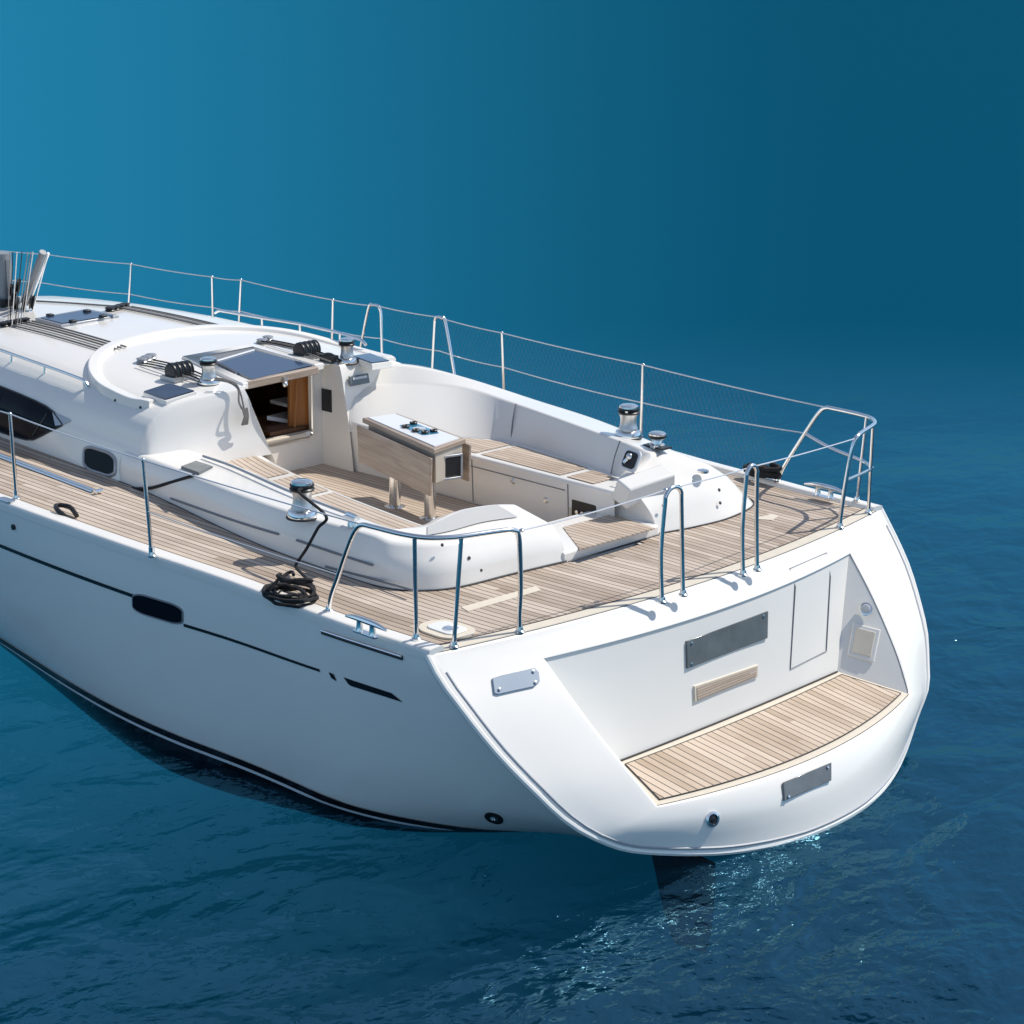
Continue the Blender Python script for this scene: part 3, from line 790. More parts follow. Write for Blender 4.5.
# starboard
ss = [
 [(3.60, -.47, SEATS-.3), (3.47, -.46, SEATS), (3.56, -.48, .50), (3.605, -.49, .655), (3.62, -.7, .67), (3.64, -1.0, .65)],
 [(3.25, -.50, SEATS-.3), (3.10, -.50, SEATS), (3.49, -.80, .505), (3.59, -.86, .645), (3.60, -1.0, .63), (3.62, -1.38, .1)],
 [(2.9, -.60, SEATS-.3), (2.78, -.60, SEATS), (3.26, -1.10, .495), (3.42, -1.18, .595), (3.5, -1.3, .57), (3.52, -1.52, .1)],
 [(2.6, -.8, SEATS-.3), (2.50, -.82, SEATS), (2.97, -1.27, .48), (3.10, -1.42, .51), (3.14, -1.5, .48), (3.16, -1.62, .07)],
 [(2.3, -.95, SEATS-.3), (2.22, -.95, SEATS), (2.47, -1.235, .46), (2.50, -1.50, .435), (2.52, -1.58, .37), (2.54, -1.68, .05)],
 [(1.6, -.87, SEATS-.3), (1.58, -.87, SEATS), (1.85, -1.135, .44), (1.85, -1.47, .395), (1.86, -1.57, .33), (1.86, -1.71, .04)],
 [(1.12, -.78, SEATS-.3), (1.11, -.78, SEATS), (1.22, -1.03, .42), (1.10, -1.34, .345), (1.10, -1.46, .28), (1.10, -1.72, .03)],
 [(1.05, -.75, SEATS-.3), (1.04, -.76, SEATS), (1.02, -.99, .405), (.86, -1.30, .325), (.82, -1.42, .26), (.78, -1.71, .01)],
 [(1.02, -.72, SEATS-.3), (1.01, -.73, SEATS), (.94, -.95, .39), (.66, -1.27, .31), (.58, -1.38, .22), (.52, -1.60, 0)],
 [(1.0, -.66, SEATS-.3), (.99, -.68, .25), (.90, -.86, .36), (.58, -1.08, .30), (.49, -1.14, .18), (.41, -1.20, 0)],
 [(.98, -.58, SEATS-.3), (.97, -.60, .22), (.88, -.72, .30), (.60, -.80, .27), (.51, -.82, .16), (.43, -.84, 0)],
 [(.97, -.50, SEATS-.3), (.96, -.50, .2), (.90, -.52, .26), (.66, -.53, .24), (.55, -.54, .13), (.49, -.55, 0)]]
for k_, amt in ((2, .5), (3, 1), (4, 1), (5, 1), (6, .9), (7, .55), (8, .25)):
    for c_ in (2, 3):
        ss[k_][c_] = tuple(V(ss[k_][c_])+amt*V(-.14, .16, .05))
rows = loft([[V(p) for p in s_] for s_ in ss], 5, [0, .03, .025, .03, .05, 0])
mb = MB(); mb.grid(rows); n_ = len(rows[0])
mb.add(list(rows[-1]), [tuple(range(n_))])
coam_s = P('cockpit_coaming', mb, GEL, ang=45)
# bolster behind the starboard helm position
mb = MB()
q = [at(617, 479, .345), at(662, 463.5, .40), at(676, 474, .355), at(630, 490, .290)]
lo = [q[0]+V(.05, 0, -.14), q[1]+V(.05, 0, -.10), q[2]+V(-.0, 0, -.09), q[3]+V(.03, 0, -.14)]
mb.add(lo+q, [(0, 1, 5, 4), (1, 2, 6, 5), (2, 3, 7, 6), (3, 0, 4, 7), (4, 5, 6, 7), (3, 2, 1, 0)])
P('helm_bolster', mb, GEL, bevel=.012)

# port seat
mb = MB(); rows = []; tp = []
for x in np.linspace(1.0, 3.45, 26):
    yE, yF = sm(x, D_TAB)-.09, sm(x, F_TAB)
    prof = rnd([(yE, SEATP), (yF, SEATP), (yF-.015, SOLE-.02)], .025, 4)
    rows.append([V(x, p[0], p[1]) for p in prof])
mb.grid(rows); seat_p = P('cockpit_seat', mb, GEL)
def seat_panel(x0, x1, ya, yb, z, parent, k=.1):
    mb = MB(); rows = []; uv = []
    for x in np.linspace(x0, x1, 10):
        a, b_ = ya(x), yb(x); a2, b2 = a+(b_-a)*k, b_-(b_-a)*k
        r = [V(x, y, z+.005) for y in np.linspace(a2, b2, 4)]
        rows.append(r); uv.append([(x, p[1]-yb(x)) for p in r])
    mb.grid(rows, uv=uv); P('seat_planks', mb, TEAKS, parent=parent)
yEp = lambda x: sm(x, D_TAB)-.10
yFp = lambda x: sm(x, F_TAB)
for a, b_ in ((1.16, 2.18), (2.24, 2.70), (2.78, 3.33)): seat_panel(a, b_, yEp, yFp, SEATP, seat_p, .13)
# starboard seat and locker front
J_TAB = [(1.0, -.74), (1.11, -.77), (1.52, -.86), (2.24, -.95), (2.5, -.85), (2.78, -.62), (3.1, -.52), (3.5, -.50)]
I_TAB = [(.9, -.45), (2.2, -.465), (3.1, -.475), (3.6, -.455)]
yJ = lambda x: sm(x, J_TAB)-.03
yI = lambda x: sm(x, I_TAB)
mb = MB(); rows = []
for x in np.linspace(.80, 3.58, 30):
    prof = rnd([(yJ(x), SEATS), (yI(x), SEATS), (yI(x)-.02, SOLE-.02)], .03, 4)
    rows.append([V(x, p[0], p[1]) for p in prof])
mb.grid(rows); seat_s = P('cockpit_seat', mb, GEL)
for a, b_ in ((1.02, 1.27), (1.33, 2.12), (2.17, 2.62)): seat_panel(a, b_, lambda x: yJ(x)+.03, yI, SEATS, seat_s, .12)
for a, b_ in (((515, 404), (511, 441)), ((619, 441), (611, 474))):
    mb = MB(); A, B_ = at(*a, 0.505 if a[0] < 600 else .475), at(*b_, .255)
    mb.tube(crom([A+V(-.01, .0, .003), A*.5+B_*.5+V(0, .004, .004), B_], 5), .005, 5); P('back_seam', mb, GROOVE)
# locker lids: seams, latches and the engine panel on the locker front
mb = MB()
yl = lambda x, z: yI(x)-.02*(SEATS-z)/(SEATS-SOLE)+.003
mb.tube([V(x, yl(x, .17), .17) for x in np.linspace(1.25, 2.7, 12)], .004, 5)
for x in (1.22, 2.15): mb.tube([V(x, yl(x, z), z) for z in np.linspace(-.09, .22, 4)], .004, 5)
P('locker_seam', mb, GROOVE, parent=seat_s)
for px, py in ((513, 481), (546, 500)):
    c_ = aty(px, py, -.468); mb = MB(); mb.lathe([(.022, 0), (.022, .006), (.016, .012), (.0, .013)], c_, 14, axis=(0, 1, 0)); P('locker_latch', mb, STEEL, parent=seat_s)
c_ = aty(585, 510, -.47)
mb = MB(); mb.box(c_, (.30, .012, .16)); P('engine_panel', mb, CREAM, parent=seat_s, bevel=.004)
mb = MB(); mb.box(c_+V(0, .006, 0), (.22, .012, .11)); P('engine_panel_face', mb, BLACK, parent=seat_s)
mb = MB()
for d in (-.06, 0.0, .05):
    mb = MB(); mb.lathe([(.014, 0), (.014, .02), (0, .022)], c_+V(d, .012, -.02), 10, axis=(0, 1, 0)); P('engine_gauge', mb, STEEL, parent=seat_s)
# sole
mb = MB(); rows = []
for x in np.linspace(.9, XBH+.02, 20): rows.append([V(x, y, SOLE) for y in np.linspace(max(yFp(x)-.0, .44), min(yI(x)+.0, -.45) if x < 3.1 else -.62, 6)])
mb.grid(rows); P('cockpit_sole', mb, TEAKS)
mb = MB(); mb.grid([[V(x, y, SOLE-.03) for y in (-1.3, 1.3)] for x in (.5, 2, 3.76)]); P('cockpit_floor', mb, GEL)
# step over the stern: white moulding with a teak panel
mb = MB(); mb.box((.76, -.08, -.035), (.56, .92, .21)); P('stern_step', mb, GEL, bevel=.015)
q = [at(563, 527, .076), at(580, 549, .076), at(655, 528, .076), at(611, 514, .076)]
mb = MB(); mb.prism(q, (0, 0, -.008)); P('step_planks', mb, TEAKS)
# dark seam where the coamings meet the teak
mb = MB()
base = crom([V(s_[0]) for s_ in secs], 6); mb.tube([p+V(0, .004, .012-0*p[2]) for p in base], .006, 5)
base = crom([V(s_[-1]) for s_ in ss[6:]], 6); mb.tube([p+V(-.004, 0, .008) for p in base], .006, 5)
mb.tube([V(.475, .34, .004), V(.475, -.53, .004)], .006, 5)
P('coaming_seam', mb, SEAM)
# grooves on the port coaming side
def on_coam(px, py): return hit(px, py, lambda X: X[1]-(ybase(X[0])-.012))
for a, b_ in (((172, 498), (279, 534)), ((297, 540), (373, 565)), ((327, 566), (414, 590))):
    A, B_ = on_coam(*a), on_coam(*b_); mb = MB()
    pts = [A*(1-t)+B_*t for t in np.linspace(0, 1, 14)]
    mb.tube([V(p[0], ybase(p[0])-.012*(p[2]-sheer(p[0]))/.17+.0, p[2]) for p in pts], .008, 6); P('side_groove', mb, GROOVE)
# handrail wire along the port coaming top
mb = MB(); pts = [at(203, 456, .335), at(232, 466, .34), at(270, 483, .34), at(296, 494, .34), at(330, 507, .34), at(357, 517, .335)]
mb.tube(crom(pts, 4), .009, 6); P('coaming_rail', mb, ALU)

# ------------------------------------------------------------------ cockpit table
tq = [at(361, 418, .5), at(398, 413, .5), at(467, 438, .5), at(433, 450, .5)]   # fwd-port, fwd-stbd, aft-stbd, aft-port
mb = MB(); mb.prism([lerpq([tq[0], tq[1], tq[2], tq[3]], u, v)+V(0, 0, 0) for u, v in ((.03, 0), (.97, 0), (.97, 1), (.03, 1))], (0, 0, -.035))
table = P('cockpit_table', mb, OAK, bevel=.006)
mb = MB(); mb.prism([lerpq(tq, u, v)+V(0, 0, .006) for u, v in ((.14, .03), (.86, .03), (.86, .96), (.14, .96))], (0, 0, -.008)); P('table_top_inlay', mb, WHITEL, parent=table)
dn = V(0, 0, -1)
for u, nm in ((0., 'port'), (1., 'stbd')):
    a, b_ = lerpq(tq, u, -.015), lerpq(tq, u, 1.015); out_ = (lerpq(tq, 0, .5)-lerpq(tq, 1, .5)); out_ /= np.linalg.norm(out_)
    if u == 1.: out_ = -out_
    mb = MB(); o_ = out_*.012
    mb.prism([a+o_+dn*.05, b_+o_+dn*.05, b_+o_+dn*.31-(b_-a)*.012, a+o_+dn*.31+(b_-a)*.03], out_*.024)
    P('table_leaf', mb, OAK, parent=table, bevel=.006)
mb = MB(); mb.prism([lerpq(tq, u, v)+dn*.036 for u, v in ((.10, .05), (.90, .05), (.90, .985), (.10, .985))], (0, 0, -.21)); P('table_box', mb, BOXM, parent=table, bevel=.008)
ax_ = lerpq(tq, .5, 1)-lerpq(tq, .5, 0); ax_ /= np.linalg.norm(ax_); sd_ = np.cross([0, 0, 1.], ax_)
c_ = lerpq(tq, .5, .99)+dn*.16
mb = MB(); mb.box(c_, (.03, .15, .13), (ax_, sd_, V(0, 0, 1))); P('table_drawer', mb, BLACK, parent=table, bevel=.006)
mb = MB()
for w_, h_ in ((.085, 0), (-.085, 0)): mb.box(c_+sd_*w_, (.045, .016, .17), (ax_, sd_, V(0, 0, 1)))
for h_ in (.078, -.078): mb.box(c_+V(0, 0, h_), (.045, .186, .016), (ax_, sd_, V(0, 0, 1)))
P('table_drawer_frame', mb, ALU, parent=table, bevel=.003)
# drink tray sunk in the top
c_ = lerpq(tq, .55, .55)+V(0, 0, .010)
mb = MB(); mb.prism([c_+ax_*a+sd_*b_ for a, b_ in rrect(.34, .13, .02)], (0, 0, -.006)); P('table_tray', mb, BLUEG, parent=table)
mb = MB()
for a, b_ in ((-.15, .04), (-.09, -.055), (.05, -.055), (.13, -.03), (.12, .045)):
    mb = MB(); mb.lathe([(.026, 0), (.028, .012), (.024, .016), (.014, .008), (0, .008)], c_+ax_*a+sd_*b_, 14); P('cup_holder', mb, BLACK, parent=table)
mb = MB(); mb.lathe([(.045, 0), (.045, .006), (.0, .008)], c_+ax_*.0+sd_*.0, 18); P('tray_glass', mb, LAMP, parent=table)
for px, py in ((395, 507), (430, 519)):
    b_ = at(px, py, SOLE); mb = MB()
    mb.lathe([(.075, .0), (.075, .008), (.045, .014), (.04, .02), (.04, .30), (.0, .30)], b_, 22); P('table_leg', mb, STEEL, parent=table)

# ------------------------------------------------------------------ winches
def make_winch(loc, r, h, parent=YACHT):
    mb = MB(); prof = [(1.30, 0), (1.34, .04), (1.33, .12), (1.22, .19), (1.0, .22), (.92, .24)]
    mb.lathe([(r*a, h*z) for a, z in prof]+[(0, h*.25)], loc, 32); w = P('winch', mb, STEEL, parent=parent, origin=loc)
    mb = MB(); mb.lathe([(r*.96, h*.235), (r*.97, h*.28), (r*.86, h*.34), (r*.80, h*.45), (r*.80, h*.58), (r*.88, h*.68), (r*.95, h*.725), (0, h*.73)], loc, 32); P('winch_drum', mb, DRUM, parent=w, origin=loc)
    mb = MB(); mb.lathe([(r*.5, h*.72), (r*1.04, h*.73), (r*1.10, h*.78), (r*1.0, h*.81), (r*.9, h*.80), (r*.9, h*.84), (r*1.06, h*.86), (r*1.04, h*.90), (r*.6, h*.915)], loc, 32); P('self_tailer', mb, BLACK, parent=w, origin=loc)
    mb = MB(); mb.lathe([(r*.62, h*.90), (r*.95, h*.91), (r*.93, h*.96), (r*.72, h*1.0), (r*.3, h*1.0), (r*.28, h*.97), (0, h*.97)], loc, 32); P('winch_cap', mb, STEEL, parent=w, origin=loc)
    mb = MB(); mb.box(V(loc)+V(r*.9, 0, h*.84), (r*.5, r*.25, h*.05)); P('feeder_arm', mb, STEEL, parent=w, origin=loc)
    mb = MB(); mb.lathe([(r*1.42, -.004), (r*1.42, h*.022), (r*1.2, h*.03), (0, h*.03)], loc, 32); P('winch_base', mb, SEAM, parent=w, origin=loc)
    return w
w0 = make_winch(at(302.5, 517, .30), .072, .235)
copy_part(w0, at(628, 437, .435), rad(120), scale=.98)
copy_part(w0, on_roof(209, 384, -.005), rad(40), scale=.82)
copy_part(w0, on_roof(347, 363, -.005), rad(200), scale=.80)
# small drum abaft the starboard primary winch
c_ = at(657, 447, .43); mb = MB()
mb.lathe([(.055, 0), (.055, .02), (.04, .03), (.036, .05), (.05, .065), (.06, .08), (.06, .095), (.045, .105), (0, .105)], c_, 24); tw = P('turning_block', mb, STEEL)
mb = MB(); mb.box(c_+V(0, 0, .004), (.18, .10, .012)); P('block_base', mb, BLACK, parent=tw)
mb = MB(); mb.lathe([(.052, .062), (.062, .07), (.062, .084), (.05, .09)], c_, 20); P('block_ring', mb, BLACK, parent=tw)
# chrome foot block beside the port winch
c_ = at(352, 526, .315); mb = MB(); mb.lathe([(.03, 0), (.026, .03), (.02, .05), (0, .05)], c_, 14); mb.box(c_+V(0, 0, .052), (.10, .05, .02)); mb.tube([c_+V(-.05, 0, .06), c_+V(.06, -.02, .06)], .018, 8); P('foot_block', mb, STEEL)
# recessed winch-handle pocket in the starboard coaming
def on_back(px, py):
    """meet the starboard seat back"""
    d = _ray(px, py); a = V(1.11, -.78, SEATS); b_ = V(1.08, -.87, .47); c0 = V(1.71, -.975, .49)
    n = np.cross(b_-a, c0-b_); t = np.dot(a-CPOS, n)/np.dot(d, n); n = n/np.linalg.norm(n)
    if np.dot(n, -d) < 0: n = -n
    return CPOS+d*t, n, (c0-b_)/np.linalg.norm(c0-b_)
p_, n_, t_ = on_back(633, 461); p_ = p_+n_*.012; u_ = np.cross(n_, t_)
mb = MB(); mb.prism([p_+n_*.004+t_*a+u_*b_ for a, b_ in rrect(.17, .15, .035)], n_*.012); pk = P('handle_pocket', mb, WHITEL)
mb = MB(); mb.prism([p_+n_*.018+t_*a+u_*b_ for a, b_ in rrect(.13, .115, .03)], n_*.003); P('pocket_opening', mb, BLACK, parent=pk)
mb = MB(); mb.ball(p_+n_*.03-u_*.02, .025, 8); mb.tube([p_+n_*.03-u_*.02, p_+n_*.035+t_*.03+u_*.03], .012, 8); P('winch_handle', mb, STEEL, parent=pk)

# ------------------------------------------------------------------ pushpits, hoops, stanchions, lifelines
def post(mb, a, b_, r=.0125): mb.tube([a, b_], r, 10)
def flange(mb, p): mb.lathe([(.028, -.004), (.028, .006), (.021, .012), (.018, .03), (0, .03)], p, 16)
def pushpit(s_, mid):
    f = lambda x, y, z: V(x, s_*y, z)
    rail = crom([f(.70, 2.11, .04), f(.665, 2.12, .14), f(.60, 2.13, .26), f(.50, 2.15, .44), f(.42, 2.16, .57), f(.36, 2.16, .625), f(.27, 2.155, .632), f(.08, 2.14, .632), f(-.06, 2.10, .632), f(-.15, 2.02, .632), f(-.20, 1.92, .632), f(-.26, 1.72, .632), f(-.285, 1.63, .625), f(-.285, 1.585, .585), f(-.275, 1.56, .45), f(-.262, 1.54, .25), f(-.25, 1.535, .10), f(-.25, 1.53, .01)], 5)
    mb = MB(); mb.tube(rail, .0145, 12); o = P('pushpit', mb, STEEL)
    for a, b_ in (((0.0, 2.085, .035), (-.02, 2.115, .63)), ((-.175, 1.97, .01), (-.195, 1.935, .63))):
        mb = MB(); post(mb, f(*a), f(*b_)); P('pushpit_post', mb, STEEL, parent=o)
    mb = MB()
    for a in ((.70, 2.11, .036), (0, 2.085, .036), (-.175, 1.97, .008), (-.25, 1.53, .008)):
        mb = MB(); flange(mb, f(*a)); P('post_foot', mb, STEEL, parent=o)
    if mid:
        mb = MB(); mb.tube(crom([f(.515, 2.148, .42), f(.3, 2.14, .36), f(.0, 2.10, .325), f(-.12, 2.03, .32), f(-.185, 1.95, .32), f(-.266, 1.548, .33)], 5), .011, 10); P('mid_rail', mb, STEEL, parent=o)
    return o
pp = pushpit(1, False); ps = pushpit(-1, True)
for (a, b_) in (((662, 602), (683, 595)), ((743, 575), (757, 570))):
    A, B_ = at(*a, .006), at(*b_, .006); up = V(0, 0, 1); w_ = B_-A; L_ = np.linalg.norm(w_)
    lean = V(.02, 0, 0)
    pts = [A, A+up*.3+lean, A+up*.60+lean+w_*.12]+[(A+B_)/2+lean+up*.60-w_*.40*math.cos(math.pi*t)+up*.075*math.sin(math.pi*t) for t in np.linspace(.1, .9, 7)]+[B_+up*.60+lean-w_*.12, B_+up*.3+lean, B_]
    mb = MB(); mb.tube(crom(pts, 3), .0135, 12); h_ = P('stern_hoop', mb, STEEL)
    for q_ in (A, B_):
        mb = MB(); flange(mb, q_); P('post_foot', mb, STEEL, parent=h_)
    
def stanchion(foot, top, r=.0125):
    mb = MB(); mb.tube([foot, foot*.5+top*.5, top], [r*1.05, r, r*.85], 10); mb.ball(top, r*1.15, 6); o = P('stanchion', mb, STEEL, origin=foot)
    mb = MB(); flange(mb, V(foot)); mb.tube([foot, V(foot)+V(0, 0, .06)], r*1.5, 10); P('stanchion_foot', mb, STEEL, parent=o)
    return top
def deckp(x, s_, inset=.075): return V(x, s_*(beam(x)-inset), sheer(x)+.034)
SX = []
tops = []
for px, py, y in ((643, 365, -2.15), (502, 333, -2.20), (333, 300, -2.24), (241, 280, -2.14), (131, 264, -1.90)):
    t = aty(px, py, y); tops.append(stanchion(deckp(t[0]+.01, -1), t))
# braced gate stanchions
gate = []
for (t1, f1, f2) in (((437, 317), (434, 365), (452, 371)), ((378, 306), (368, 343), (385, 350))):
    ya = -2.21; A = aty(*t1, ya); fa, fb = aty(*f1, -2.2), aty(*f2, -2.2)
    zf = sheer(fa[0])+.03
    top2 = A+V(.11 if t1[0] == 378 else -.10, 0, -.005)
    if t1[0] == 437: pts = [V(fa[0], -2.17, zf), A+V(.03, 0, -.10), A+V(.02, 0, -.02), A, A*.4+top2*.6, top2+V(-.01, 0, -.05), V(fb[0]-.1, -2.17, zf)]
    else: pts = [V(fb[0], -2.17, zf), A+V(-.04, 0, -.10), A+V(-.02, 0, -.02), A, A*.4+top2*.6, top2+V(.02, 0, -.05), V(fa[0]+.12, -2.17, zf)]
    mb = MB(); mb.tube(crom(pts, 4), .0125, 10); P('gate_stanchion', mb, STEEL); gate.append(A)
st2 = []
for px, py in ((212, 277),):
    t = aty(px, py, -2.05); st2.append(stanchion(deckp(t[0], -1), t))
def wire(pts, r=.0035): 
    mb = MB(); mb.tube(pts, r, 6); return P('lifeline', mb, WIRE)
def sag(a, b_, d=.008, n=6): return [a*(1-t)+b_*t-V(0, 0, d*4*t*(1-t)) for t in np.linspace(0, 1, n+1)][:-1]
T = [V(.36, -2.16, .63), tops[0], tops[1], gate[0], gate[1], tops[2], tops[3], st2[0], tops[4], aty(47, 254.5, -1.65), aty(-40, 246, -1.4)]
line = []
for a, b_ in zip(T, T[1:]): line += sag(a, b_)
wire(line+[T[-1]], .0045)
T2 = [V(.50, -2.148, .42)] + [t*.52+deckp(t[0], -1)*.48 for t in T[1:]]
line = []
for a, b_ in zip(T2, T2[1:]): line += sag(a, b_, .012)
wire(line+[T2[-1]], .0045)
# netting between the starboard lifelines: one fine diagonal mesh
mb = MB()
def low(x): return V(x, -(beam(x)-.06), sheer(x)+.04)
Lx = [t[0] for t in T]; 
def upw(x): return V(x, itp(x, [(t[0], t[1]) for t in T]), itp(x, [(t[0], t[2]) for t in T])-.006)
for k in range(96):
    x0 = .75+k*.045
    for d in (.30, -.30):
        if .55 < x0+d < 5.1: mb.tube([low(x0), upw(x0+d)], .0005, 3, cap=False)
P('safety_netting', mb, ROPEG)
# port side
ptop = []
for (tp_, ft) in (((143, 460), (152, 557)), ((10, 414), (17, 504))):
    fx = at(*ft, .09 if tp_[0] < 100 else .075); f_ = V(fx[0], fx[1], sheer(fx[0])+.034); t = aty(*tp_, fx[1]+.03); ptop.append(stanchion(f_, t))
A = V(.36, 2.16, .63); B_ = aty(-60, 391, 2.35)
line = sag(A, ptop[0])+sag(ptop[0], ptop[1])+sag(ptop[1], B_)+[B_]; wire(line, .0045)
A2 = V(.60, 2.13, .28); mids = [t*.5+V(t[0], t[1]-.02, sheer(t[0]))*.5 for t in ptop]
line = sag(A2, mids[0])+[mids[0]]; wire(line, .0035)
# wires across the stern between pushpits and hoops
h1, h2 = at(672, 597, 0.)+V(.02, 0, .665), at(750, 572, 0.)+V(.02, 0, .665)
a_, b_ = V(-.285, 1.60, .61), V(-.285, -1.60, .61)
wire(sag(a_, h1, .012)+[h1], .0045); wire(sag(h1, h2, .006)+[h2], .004); wire(sag(h2, b_, .006)+[b_], .0045)
mb = MB()
for c_ in (a_*.97+h1*.03, h1*.95+a_*.05, h1*.92+h2*.08):
    mb = MB(); mb.ball(c_, .011, 6, (1.6, 1.6, 1)); P('turnbuckle', mb, STEEL)

# ------------------------------------------------------------------ mooring cleats and deck fittings
def cleat(c, d, L_=.34):
    c = V(c); d = V(d)/np.linalg.norm(d); mb = MB()
    mb.tube([c+d*L_*t+V(0, 0, .075-.012*abs(t*2)**3) for t in np.linspace(-.5, .5, 11)], [.007, .012, .015, .017, .018, .018, .018, .017, .015, .012, .007], 10)
    for s_ in (-.16, .16): mb.lathe([(.024, 0), (.02, .01), (.016, .06), (.017, .075)], c+d*L_*s_, 12)
    o = P('mooring_cleat', mb, STEEL); mb = MB(); mb.prism([c+d*a+np.cross([0, 0, 1.], d)*b_+V(0, 0, .006) for a, b_ in rrect(.2, .05, .024)], (0, 0, -.008)); P('cleat_base', mb, STEEL, parent=o)
cleat(at(366, 634, .04), V(-1, .02, 0)); cleat(at(824, 497, .036), V(-1, 0, 0))
# stainless chafe plate under the port cleat, on the hull edge
mb = MB(); pts = [on_hull(a, b_, .004) for a, b_ in ((323, 632), (350, 641), (378, 650), (403, 658))]
mb.tube(crom(pts, 3), .013, 8); P('chafe_strip', mb, BLACK)
mb = MB(); mb.tube([p+V(0, .01, .012) for p in crom(pts, 3)], .006, 8); P('chafe_guard', mb, STEEL)
# round deck plate on the port quarter
c_ = at(447, 630, .008); mb = MB(); mb.prism([c_+V(a, b_, .008) for a, b_ in rrect(.34, .25, .12, 8)], (0, 0, -.01)); dp = P('deck_plate', mb, CREAM)
mb = MB(); mb.prism([c_+V(a, b_, .016) for a, b_ in rrect(.22, .15, .05, 6)], (0, 0, -.008)); P('filler_lid', mb, WHITEL, parent=dp, bevel=.003)
mb = MB(); mb.lathe([(.045, .016), (.045, .022), (.02, .024), (0, .022)], c_+V(-.03, 0, 0), 18); P('filler_cap', mb, STEEL, parent=dp)
# deck fitting on the starboard aft coaming
mb = MB(); c_ = at(703, 471, .33); mb.lathe([(.04, -.01), (.04, .006), (.025, .01), (0, .008)], c_, 18); P('deck_filler', mb, STEEL)
mb = MB(); c_ = at(521, 404, .485); mb.prism([c_+V(a, b_, .006) for a, b_ in rrect(.22, .10, .03)], (0, 0, -.012)); P('coaming_vent', mb, BRUSHED)
# solar vent plate on the port coaming
mb = MB(); q = [at(181, 466, .325), at(196, 460.5, .325), at(213, 466, .325), at(199, 472.5, .325)]; mb.prism(q, (0, 0, -.03)); sv = P('coaming_vent', mb, BRUSHED, bevel=.003)
# small screws / sockets
mb = MB()
for px, py, x in ((469, 558, .585), (481, 570, .56), (442, 545, .64)):
    c_ = atx(px, py, x); mb = MB(); mb.lathe([(.011, 0), (.011, .004), (0, .006)], c_, 10, axis=(-1, 0, .3)); P('coaming_screw', mb, SEAM)
for px, py, x in ((663, 506, .52), (719, 490, .50), (720, 503, .44)):
    c_ = atx(px, py, x); mb = MB(); mb.lathe([(.012, 0), (.012, .004), (0, .006)], c_, 10, axis=(-1, 0, .5)); P('coaming_screw', mb, SEAM)
# folded bow-shaped pad eye on the port side deck
mb = MB(); c_ = at(65, 514, .10)
mb.tube(crom([c_+V(-.09, -.03, 0), c_+V(.02, -.05, .035), c_+V(.09, 0, .04), c_+V(.02, .045, .035), c_+V(-.08, .04, .0)], 5), .016, 8); P('pad_eye', mb, BLACK)
c_ = at(6, 500, .125); mb = MB(); mb.prism([c_+V(a, b_, .004) for a, b_ in rrect(.16, .07, .03)], (0, 0, -.006)); P('deck_filler', mb, STEEL)
# genoa track on the port side deck
mb = MB()
for dy in (0, .035): 
    A, B_ = at(-20, 447, .13)+V(0, dy, 0), at(97, 491, .10)+V(0, dy, 0); mb.tube([A, A*.5+B_*.5, B_], .010, 8)
tr = P('genoa_track', mb, STEEL)
c_ = at(97, 491, .10)+V(0, .018, 0); mb = MB(); mb.tube([c_+V(-.04, .03, .01), c_+V(-.04, -.03, .01)], .016, 8); P('track_end', mb, STEEL, parent=tr)

# ------------------------------------------------------------------ cabin windows, hatches, handrails
def cab_patch(pts_px, off, n=None):
    return [on_cab(a, b_, off) for a, b_ in pts_px]
def fill_patch(loop_px, off, nu=10):
    """loop split in lower and upper edge; rows follow the cabin side"""
    lo, hi = loop_px; mb = MB(); rows = []
    for k in range(nu+1):
        t = k/nu
        def ev(e):
            L_ = len(e)-1; i = min(int(t*L_), L_-1); f = t*L_-i
            return V(e[i])*(1-f)+V(e[i+1])*f
        a, b_ = ev(lo), ev(hi)
        rows.append([on_cab(*(a*(1-s_)+b_*s_), off) for s_ in (0, .2, .4, .6, .8, 1)])
    mb.grid(rows); return mb
lo = [(-60, 410), (-30, 422), (0, 432), (15, 437), (27, 440), (34, 440), (46, 434), (62, 426)]
hi = [(-60, 358), (-30, 372), (0, 386), (20, 394), (36, 401), (46, 406), (54, 412), (63, 424.5)]
mb = fill_patch((lo, hi), .006, 28); win = P('cabin_window', mb, GLASS)
mb = MB(); mb.tube([on_cab(*p, .006) for p in hi]+[on_cab(*p, .006) for p in lo[::-1]], .006, 6); P('window_seal', mb, SEAM, parent=win)
mb = MB()
for a, b_ in (((34, 436), (48, 414)), ((2, 394), (-4, 420))): mb.tube([on_cab(*a, .008), on_cab((a[0]+b_[0])/2, (a[1]+b_[1])/2, .008), on_cab(*b_, .008)], .006, 6)
P('window_bar', mb, BLACK, parent=win)
# scooped recess behind the window
mb = fill_patch(([(56, 426), (63, 425), (70, 422)], [(53, 412), (62, 416), (72, 420.5)]), .007, 8); P('window_scoop', mb, ALU, parent=win)
# small opening portlight
c_ = V(100, 461.5)
def pl(off, sx, sy, skew=.42):
    return [on_cab(c_[0]+a*sx, c_[1]+b_*sy+a*sx*skew*.75, off) for a, b_ in rrect(2, 2, .6, 5)]
mb = MB(); mb.tube(pl(.004, 15.8, 11.5), .012, 8, closed=True); pf = P('portlight', mb, ALU)
mb = MB(); q = pl(.010, 14.2, 10); mb.add(q, [tuple(range(len(q)))]); P('portlight_pane', mb, GLASS, parent=pf)
